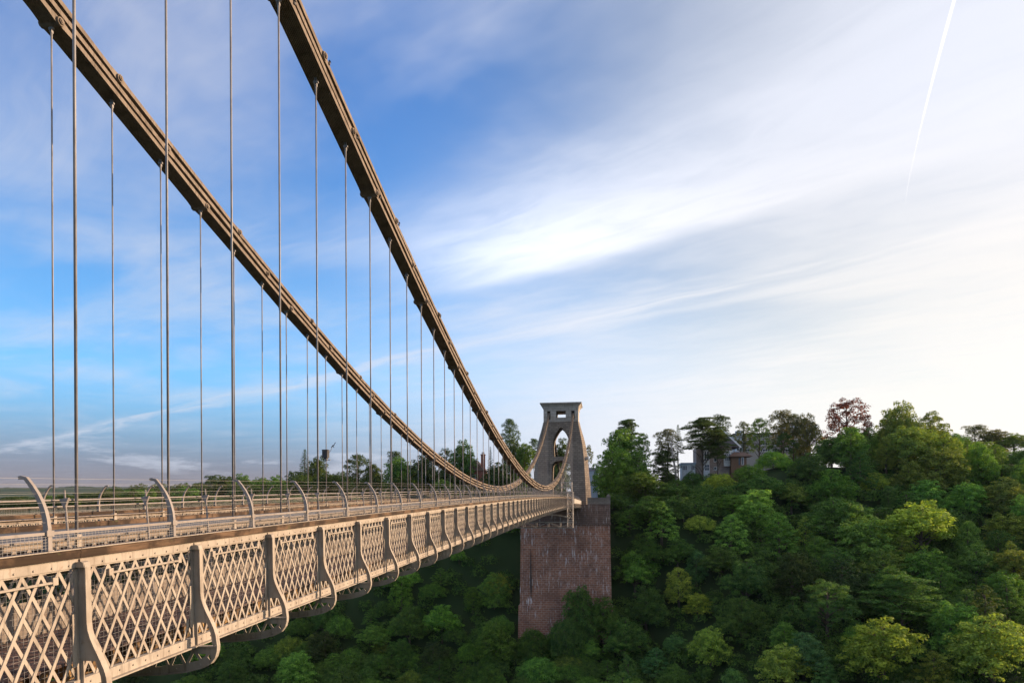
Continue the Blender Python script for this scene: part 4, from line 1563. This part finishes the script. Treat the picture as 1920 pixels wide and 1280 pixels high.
while ns_ < 150:
    x = rf.uniform(-75, 15); y = rf.uniform(158, 203)
    if abs(x) < 14.5 and y > AY - 3: continue
    dxp = x - CX; dep = ST * dxp + CT * y; p_x = 960 + 1323.7 * (CT * dxp - ST * y) / dep
    p_y = 949.5 - 1323.7 * (hz_at(x, y) + 3 - ZC) / dep
    ns_ += 1
    if p_x < 250 or p_y > 1330: continue
    w_ = rf.uniform(2.2, 4.6)
    tree(rf.choice(['bush', 'bush', 'shaggy']), x, y, hz_at(x, y) - .6, w_ * rf.uniform(1.2, 1.9), w_, rf.choice(['dark', 'mid', 'mid', 'olive', 'bright']),
         'small shrub among many clinging to the shaded gorge side under the deck', 'shrub', 'shrubs on the gorge side under the bridge')

# ------------------------------------------------------------------ buildings on the far rim
def at(px_, py_, Y):
    x, dep = ray(px_, Y)
    return x, Y, z_of(px_, py_, dep), dep / 1323.7


def wall_box(parent, name, x0, x1, y0, y1, z0, z1, m_):
    mb = MB(); mb.box(x0, x1, y0, y1, z0, z1); return mb.obj(name, m_, parent)


def window(parent, x0, x1, y, z0, z1, nv=2, nh=1, fm=None, sill=True):
    """frame bars and a pane set in front of the wall at y (facing -y)"""
    f = MB(); t = .07
    for x in [x0 + (x1 - x0) * i / nv for i in range(nv + 1)]: f.box(x - t, x + t, y - .10, y - .02, z0, z1)
    for i in range(nh + 1):
        z = z0 + (z1 - z0) * i / nh
        f.box(x0 - t, x1 + t, y - .105, y - .025, z - t, z + t)
    o = f.obj('window', fm or M_white, parent)
    p = MB(); p.box(x0, x1, y - .05, y - .03, z0, z1); p.obj('pane', M_glass, o)
    if sill:
        q = MB(); q.box(x0 - .15, x1 + .15, y - .2, y - .0, z0 - .2, z0 - .08); q.obj('sill', M_white, o)


def roof(parent, x0, x1, y0, y1, z, h, m_, name='roof', hip=0.0, along='x'):
    mb = MB()
    if along == 'x':
        ym = (y0 + y1) / 2
        v = [(x0, y0, z), (x1, y0, z), (x1, y1, z), (x0, y1, z), (x0 + hip, ym, z + h), (x1 - hip, ym, z + h)]
        mb.add(v, [(0, 1, 5, 4), (2, 3, 4, 5), (1, 2, 5), (3, 0, 4), (0, 3, 2, 1)])
    else:
        xm = (x0 + x1) / 2
        v = [(x0, y0, z), (x1, y0, z), (x1, y1, z), (x0, y1, z), (xm, y0 + hip, z + h), (xm, y1 - hip, z + h)]
        mb.add(v, [(1, 2, 5, 4), (3, 0, 4, 5), (0, 1, 4), (2, 3, 5), (0, 3, 2, 1)])
    return mb.obj(name, m_, parent)


YV = 250.0
x0, _, zb, k_ = at(1336, 886, YV)
villa = empty('stone_villa', (x0, YV, zb), 'pinkish stone villa with white bay windows and white gable boards behind the great cedar', 'house')
P_ = lambda px__, py__: ((at(px__, 880, YV)[0] - x0), at(px__, py__, YV)[2] - zb)
def vb(name, pxa, pxb, pya, pyb, y0, y1, m_):
    a = P_(pxa, pya); b = P_(pxb, pyb)
    return wall_box(villa, name, a[0], b[0], y0, y1, a[1], b[1], m_)
vb('wall', 1306, 1373, 900, 838, 0, 9, M_stonehouse)
vb('white_bay', 1318.5, 1330, 900, 838, -1.2, .2, M_white)
vb('bay_cap', 1317, 1331, 839, 836.5, -1.5, .3, M_white)
vb('annexe_wall', 1278, 1304, 900, 870, -.5, 5, M_white)
vb('annexe_roof', 1276.5, 1305, 870.4, 867, -.8, 5.3, M_bluewhite)
vb('white_bay', 1357, 1370.5, 874, 848, -1.4, .2, M_white)
a = P_(1320, 842); b = P_(1329, 832)
for pxa, pxb, pya, pyb, nv, nh, yy_ in ((1320.5, 1323.5, 864, 846, 1, 2, -1.2), (1325, 1328.5, 864, 846, 1, 2, -1.2), (1321, 1329, 882, 871, 2, 2, -1.2), (1358.5, 1369, 864, 857, 3, 1, -1.4), (1358.5, 1369, 856, 850.5, 3, 1, -1.4), (1339, 1344, 865, 858, 1, 1, 0), (1339, 1344, 880, 875, 1, 1, 0), (1279.5, 1288, 881, 873, 3, 1, -.5), (1296, 1302.5, 881, 873, 2, 1, -.5)):
    a = P_(pxa, pya); b = P_(pxb, pyb); window(villa, a[0], b[0], yy_, a[1], b[1], nv, nh)
a = P_(1300, 838); b = P_(1390, 806)
# main gable roof, ridge running away, white barge boards on the right slope
rg = MB(); ra = P_(1312, 836); rp = P_(1350, 803); rb = P_(1387, 838)
rg.add([(ra[0], -1, ra[1]), (rp[0], -1, rp[1]), (rb[0], -1, rb[1]), (ra[0], 10, ra[1]), (rp[0], 10, rp[1]), (rb[0], 10, rb[1])], [(0, 1, 4, 3), (1, 2, 5, 4), (0, 2, 1), (3, 4, 5), (0, 3, 5, 2)])
rg.obj('roof', M_slate, villa)
bb = MB(); bb.bar((rp[0], -1.1, rp[1] + .1), (rb[0] + .3, -1.1, rb[1] - .1), .5, .15, (0, 1, 0)); bb.bar((rp[0], -1.1, rp[1] + .1), (ra[0] - .3, -1.1, ra[1] - .1), .5, .15, (0, 1, 0))
bb.obj('barge_board', M_white, villa)
vb('upper_wall', 1355, 1372, 850, 836, -.3, 6, M_stonehouse)
vb('balcony', 1354, 1373, 848, 845, -1.6, .2, M_white)

x1, _, zb1, _k = at(1386, 872, 247)
lodge = empty('timber_lodge', (x1, 247, zb1), 'small brown timber lodge with a low hipped roof at the right end of the villa', 'house')
wall_box(lodge, 'wall', -2.6, 2.5, 0, 5, -7, 3.0, M_cedarwood)
roof(lodge, -3.4, 4.4, -1, 6, 3.0, 1.7, M_tile, hip=2.2)
window(lodge, -.2, .5, 0, 0, 2.6, 1, 1, M_cedarwood, False); window(lodge, .9, 1.5, 0, .2, 2.6, 1, 1, M_white, False)

YA = 285.0
x2, _, zb2, ka = at(1430, 850, YA)
flats = empty('apartment_block', (x2, YA, zb2), 'long white and grey apartment block with window bands half hidden by pines', 'building')
Pa = lambda px__, py__: ((at(px__, 830, YA)[0] - x2), at(px__, py__, YA)[2] - zb2)
def fb(name, pxa, pxb, pya, pyb, y0, y1, m_):
    a = Pa(pxa, pya); b = Pa(pxb, pyb)
    return wall_box(flats, name, a[0], b[0], y0, y1, a[1], b[1], m_)
fb('wall', 1377, 1520, 900, 812, 0, 12, M_grey)
fb('parapet_band', 1376, 1521, 826, 822.5, -.25, 0, M_white)
fb('parapet_band', 1376, 1521, 838.5, 836, -.25, 0, M_white)
fb('roof_slab', 1375, 1522, 812.5, 810.5, -.6, 12.4, M_slate)
fb('left_wing', 1379, 1392, 850, 808, -1.2, 0, M_bluewhite)
for pya, pyb in ((820, 814), (834.5, 828), (846, 841)):
    for pxa, pxb, nv in ((1396, 1412, 3), (1426, 1444, 4), (1448, 1462, 3), (1464, 1482, 4), (1486, 1502, 3)):
        a = Pa(pxa, pya); b = Pa(pxb, pyb); window(flats, a[0], b[0], 0, a[1], b[1], nv, 1)
for pya, pyb in ((818, 811), (833, 826), (845, 839)):
    a = Pa(1380.5, pya); b = Pa(1390.5, pyb); window(flats, a[0], b[0], -1.2, a[1], b[1], 2, 1)

x3, _, zb3, _k = at(1496, 815, 300)
upper = empty('white_house', (x3, 300, zb3), 'white two-storey house glimpsed on the skyline left of the copper beech', 'house')
wall_box(upper, 'wall', -5.5, 7.5, 0, 8, -4, 4.0, M_white)
roof(upper, -6, 8, -.5, 8.5, 4.0, 1.6, M_slate, hip=1.5)
for i in range(4): window(upper, -4.6 + i * 3.0, -2.8 + i * 3.0, 0, .9, 3.0, 2, 1)

x4, _, zb4, _k = at(1113, 912, 232)
blue = empty('pale_blue_house', (x4, 232, zb4), 'pale blue-white house wall glimpsed between the tower and the trees', 'house')
wall_box(blue, 'wall', -3.5, 1.3, 0, 6, -4, 5.2, M_bluewhite)
roof(blue, -3.8, 1.6, -.3, 6.3, 5.2, 1.2, M_slate, hip=1.2)
window(blue, -.4, .6, 0, .8, 3.8, 2, 2); window(blue, -2.6, -1.4, 0, .8, 3.8, 2, 2)

x5, _, zb5, _k = at(900, 905, 238)
brick = empty('brick_house', (x5, 238, zb5), 'dark red brick house with a tall orange-lit chimney among trees left of the tower', 'house')
wall_box(brick, 'wall', -4.2, 1.2, 0, 8, -4, 4.2, M_redbrick)
r_ = roof(brick, -4.6, 1.6, -.5, 8.5, 4.2, 3.4, M_tile, hip=0, along='y')
c1 = wall_box(brick, 'chimney', .2, 1.5, 1, 2.4, 3, 9.6, M_redbrick)
wall_box(c1, 'chimney_cap', .05, 1.65, .85, 2.55, 9.6, 9.9, M_redbrick)
for i in range(2):
    mb = MB(); mb.tube((.55 + i * .6, 1.7, 9.9), (.55 + i * .6, 1.7, 10.7), .18, .14, 8); mb.obj('chimney_pot', M_tile, c1)
window(brick, -2.6, -1.4, 0, .8, 2.8, 2, 2)

# long wooded ridge beyond the valley, far left
rr_ = np.random.default_rng(4); vs = []; fs = []
cols_ = list(range(-260, 700, 3))
for i, px__ in enumerate(cols_):
    x, dep = ray(px__, 2750.0)
    bump_ = 3.2 * math.sin(px__ * .011) + 1.6 * math.sin(px__ * .047 + 1) + 1.3 * float(rr_.random()) + 1.1 * float(vnoise(np.array(px__ * 1.0), np.array(3.0), 9))
    zt_ = z_of(px__, 917 - bump_, dep)
    zg = hz_at(x, 2500) - 25
    for (yo, z) in ((2480, zg - 10), (2600, zg + (zt_ - zg) * .55 + 3 * float(rr_.random())), (2750, zt_), (3300, zg)):
        sc__ = yo / 2750.0
        vs.append((CX + (x - CX) * sc__, yo, z))
for i in range(len(cols_) - 1):
    for k in range(3): fs.append((i * 4 + k, i * 4 + 4 + k, i * 4 + 5 + k, i * 4 + 1 + k))
mb = MB(); mb.add(vs, fs)
o = mb.obj('hills', ground.data.materials[0]); tag(o, kind='structure')

# far village on the left hillside: each house with its roof
for i in range(11):
    px__ = 33 + i * 4.3 + rf.uniform(-1, 1); Yv = 2150 + rf.uniform(-90, 120)
    xv, dep = ray(px__, Yv)
    zv = hz_at(xv, Yv)
    zz_t = z_of(px__, 931.5 + rf.uniform(-1.2, 1.2), dep)
    h_ = empty('village_house', (xv, Yv, zz_t - 6), 'tiny pale house in the row on the distant left hillside', 'house', 'houses of the distant village')
    w_ = rf.uniform(3.5, 5.5)
    wall_box(h_, 'wall', -w_, w_, 0, 8, min(-3.0, zv - zz_t + 4), 5.2, rf.choice([M_white, M_white, M_stonehouse]))
    roof(h_, -w_ - .4, w_ + .4, -.5, 8.5, 5.2, 2.8, M_tile)

# the leaning pale trunk below the dark pines
xl, dep = ray(1268, 238)
lt = empty('bare_trunk', (xl, 238, z_of(1268, 890, dep)), 'leaning pale bare trunk in front of the dark pines left of the villa', 'tree')
mb = MB(); mb.path([(0, 0, -2), (-.2, 0, 1.5), (-1.0, 0, 6), (-1.5, 0, 11)], [.42, .38, .28, .14], 8); mb.obj('trunk', M_palebark, lt, True)
mb = MB(); mb.path([(-.9, 0, 5.5), (.8, .2, 8.4), (1.6, .3, 9.6)], [.14, .09, .04], 6); mb.path([(-1.3, 0, 9), (-2.6, .2, 11.2)], [.1, .03], 6); mb.obj('branch', M_palebark, lt, True)

# lamp posts along the deck kerb are absent; people stand at the abutment parapet
def person(x, y, z, rz, top, legs, label, hair):
    root = empty('person', (x, y, z), label, 'person', None, None, rz)
    skin = plain('skin', (.42, .24, .17), .6)
    J = {'pel': (0, 0, .95), 'sp': (0, .01, 1.15), 'ch': (0, 0, 1.36), 'nk': (0, .0, 1.50), 'hd': (0, -.01, 1.60), 'ht': (0, 0, 1.73)}
    V = list(J.values()); E_ = [(0, 1), (1, 2), (2, 3), (3, 4), (4, 5)]; Rr = [.15, .135, .15, .055, .085, .075]
    def chain_(start, pts, rads):
        p = start
        for q, r in zip(pts, rads):
            V.append(q); Rr.append(r); E_.append((p, len(V) - 1)); p = len(V) - 1
        return p
    for s in (1, -1):
        chain_(0, [(s * .1, 0, .88), (s * .11, -.01, .48), (s * .11, .02, .08), (s * .12, -.14, .04)], [.10, .065, .045, .04])
        w_ = chain_(2, [(s * .19, 0, 1.40), (s * .25, .0, 1.14), (s * .20, -.22, 1.04), (s * .19, -.30, 1.03)], [.058, .045, .035, .034])
        for f in range(4):
            chain_(w_, [(s * (.19 + (f - 1.5) * .019), -.34, 1.03), (s * (.19 + (f - 1.5) * .021), -.385 + abs(f - 1.3) * .008, 1.015)], [.0095, .008])
        chain_(w_, [(s * .15, -.32, 1.03), (s * .135, -.35, 1.02)], [.011, .009])
    me = bpy.data.meshes.new('body'); me.from_pydata(V, E_, []); me.materials.append(skin)
    o = place(me, 'body', root)
    sk = o.modifiers.new('Skin', 'SKIN')
    for i, r in enumerate(Rr): me.skin_vertices[0].data[i].radius = (r, r * (.75 if i < 3 else 1))
    me.skin_vertices[0].data[0].use_root = True
    o.modifiers.new('Sub', 'SUBSURF').levels = 1
    # clothing follows the torso and the legs
    mb = MB(); mb.path([(0, 0, .86), (0, .01, 1.1), (0, 0, 1.36), (0, 0, 1.47)], [.185, .165, .20, .08], 12)
    for s in (1, -1): mb.path([(s * .16, 0, 1.42), (s * .235, 0, 1.24), (s * .25, 0, 1.13), (s * .22, -.12, 1.08)], [.075, .068, .056, .05], 8)
    mb.obj('jacket', top, root, True)
    mb = MB()
    for s in (1, -1): mb.path([(s * .085, 0, .93), (s * .11, -.01, .5), (s * .11, .02, .1)], [.115, .082, .062], 8)
    mb.obj('trousers', legs, root, True)
    mb = MB(); mb.path([(0, .03, 1.56), (0, .035, 1.64), (0, .02, 1.73), (0, .0, 1.775)], [.07, .098, .085, .03], 10); mb.obj('hair', hair, root, True)
    mb = MB()
    mb.path([(0, -.085, 1.64), (0, -.11, 1.60)], [.012, .016], 6)
    for s in (1, -1):
        mb.path([(s * .032, -.088, 1.645), (s * .032, -.096, 1.645)], [.011, .008], 6)
        mb.path([(s * .088, 0, 1.64), (s * .094, 0, 1.60)], [.016, .01], 6)
    mb.path([(-.022, -.092, 1.565), (.022, -.092, 1.565)], .007, 5)
    mb.obj('face', skin, root, True)


M_red = plain('red_cloth', (.30, .04, .04)); M_navy = plain('navy_cloth', (.03, .04, .09)); M_cream = plain('cream_cloth', (.5, .45, .4)); M_hair = plain('dark_hair', (.03, .02, .015))
zf = ZC + .58
for i, (xx_, m1, lab) in enumerate(((7.6, M_navy, 'person in a navy jacket leaning on the abutment parapet, nearest the tower'), (8.7, M_red, 'person in a red jacket at the abutment parapet between two others'), (9.6, M_cream, 'person in a cream jacket at the abutment parapet, farthest from the tower'))):
    person(xx_, AY + .95 + .1 * i, zf, .2 - .2 * i, m1, M_navy, lab, M_hair)

# contrail: a long thin ice-cloud tube high in the evening sky
def skyp(px__, py__, D):
    u = (px__ - 960) / 1323.7; v = (949.5 - py__) / 1323.7
    dx_ = u * CT + ST * 1.0; dy_ = -u * ST * 1.0 + CT
    dx_ = CT * u + ST * -1 * -1 if False else dx_
    return dx_, dy_, v


mc, gg, b = mat('ice_cloud_glow', 1.0, 0, 0)
geo = gg.n('ShaderNodeNewGeometry').outputs['Position']
em = gg.n('ShaderNodeEmission'); em.inputs[0].default_value = (1, .985, .97, 1); em.inputs[1].default_value = .55  # the trail is made to glow in place of scattered sunlight
tr = gg.n('ShaderNodeBsdfTransparent'); ms = gg.n('ShaderNodeMixShader')
_, cy_, _ = gg.sep(geo)
gg.put(ms.inputs[0], gg.m('MULTIPLY', gg.ss(gg.noise(geo, .0016, 6, .7), .3, .62, .25, .62), gg.ss(cy_, 19500, 14500, .12, 1.0)))
nt_ = mc.node_tree
nt_.links.new(tr.outputs[0], ms.inputs[1]); nt_.links.new(em.outputs[0], ms.inputs[2])
nt_.links.new(ms.outputs[0], nt_.nodes['Material Output'].inputs[0])
pts = []; rad = []
Hc = 9000.0
for i in range(26):
    t = i / 25
    px__ = 1700 + 20 * t + 80 * t ** 1.2; py__ = 380 - 400 * t
    u = (px__ - 960) / 1323.7; v = (949.5 - .005 * (px__ - 960) - py__) / 1323.7
    # camera frame -> world: right = (CT, -ST), forward = (ST, CT)
    wx = CT * u + ST; wy = -ST * u + CT
    kk = Hc / v
    pts.append((CX + wx * kk, wy * kk, ZC + Hc))
    rad.append((.5 + 2.8 * t ** .8) / 1323.7 * kk)
mb = MB(); mb.path(pts, rad, 8); mb.path(pts, [r * .6 for r in rad], 8); mb.path(pts, [r * .3 for r in rad], 8)
tag(mb.obj('contrail', mc, None, True), 'white aircraft contrail slanting down from the top right of the sky', 'contrail')

# the air between here and the far hills
HAZE = True
if HAZE:
    mb = MB(); mb.box(-7100, 7100, -1000, 8100, ZC - 80, ZC + 190)
    m = bpy.data.materials.new('air'); m.use_nodes = True
    nt = m.node_tree; nt.nodes.clear(); out = nt.nodes.new('ShaderNodeOutputMaterial'); pv = nt.nodes.new('ShaderNodeVolumePrincipled')
    pv.inputs['Color'].default_value = (.75, .85, 1, 1); pv.inputs['Density'].default_value = .000022
    nt.links.new(pv.outputs[0], out.inputs['Volume'])
    tag(mb.obj('haze', m), kind='stuff')
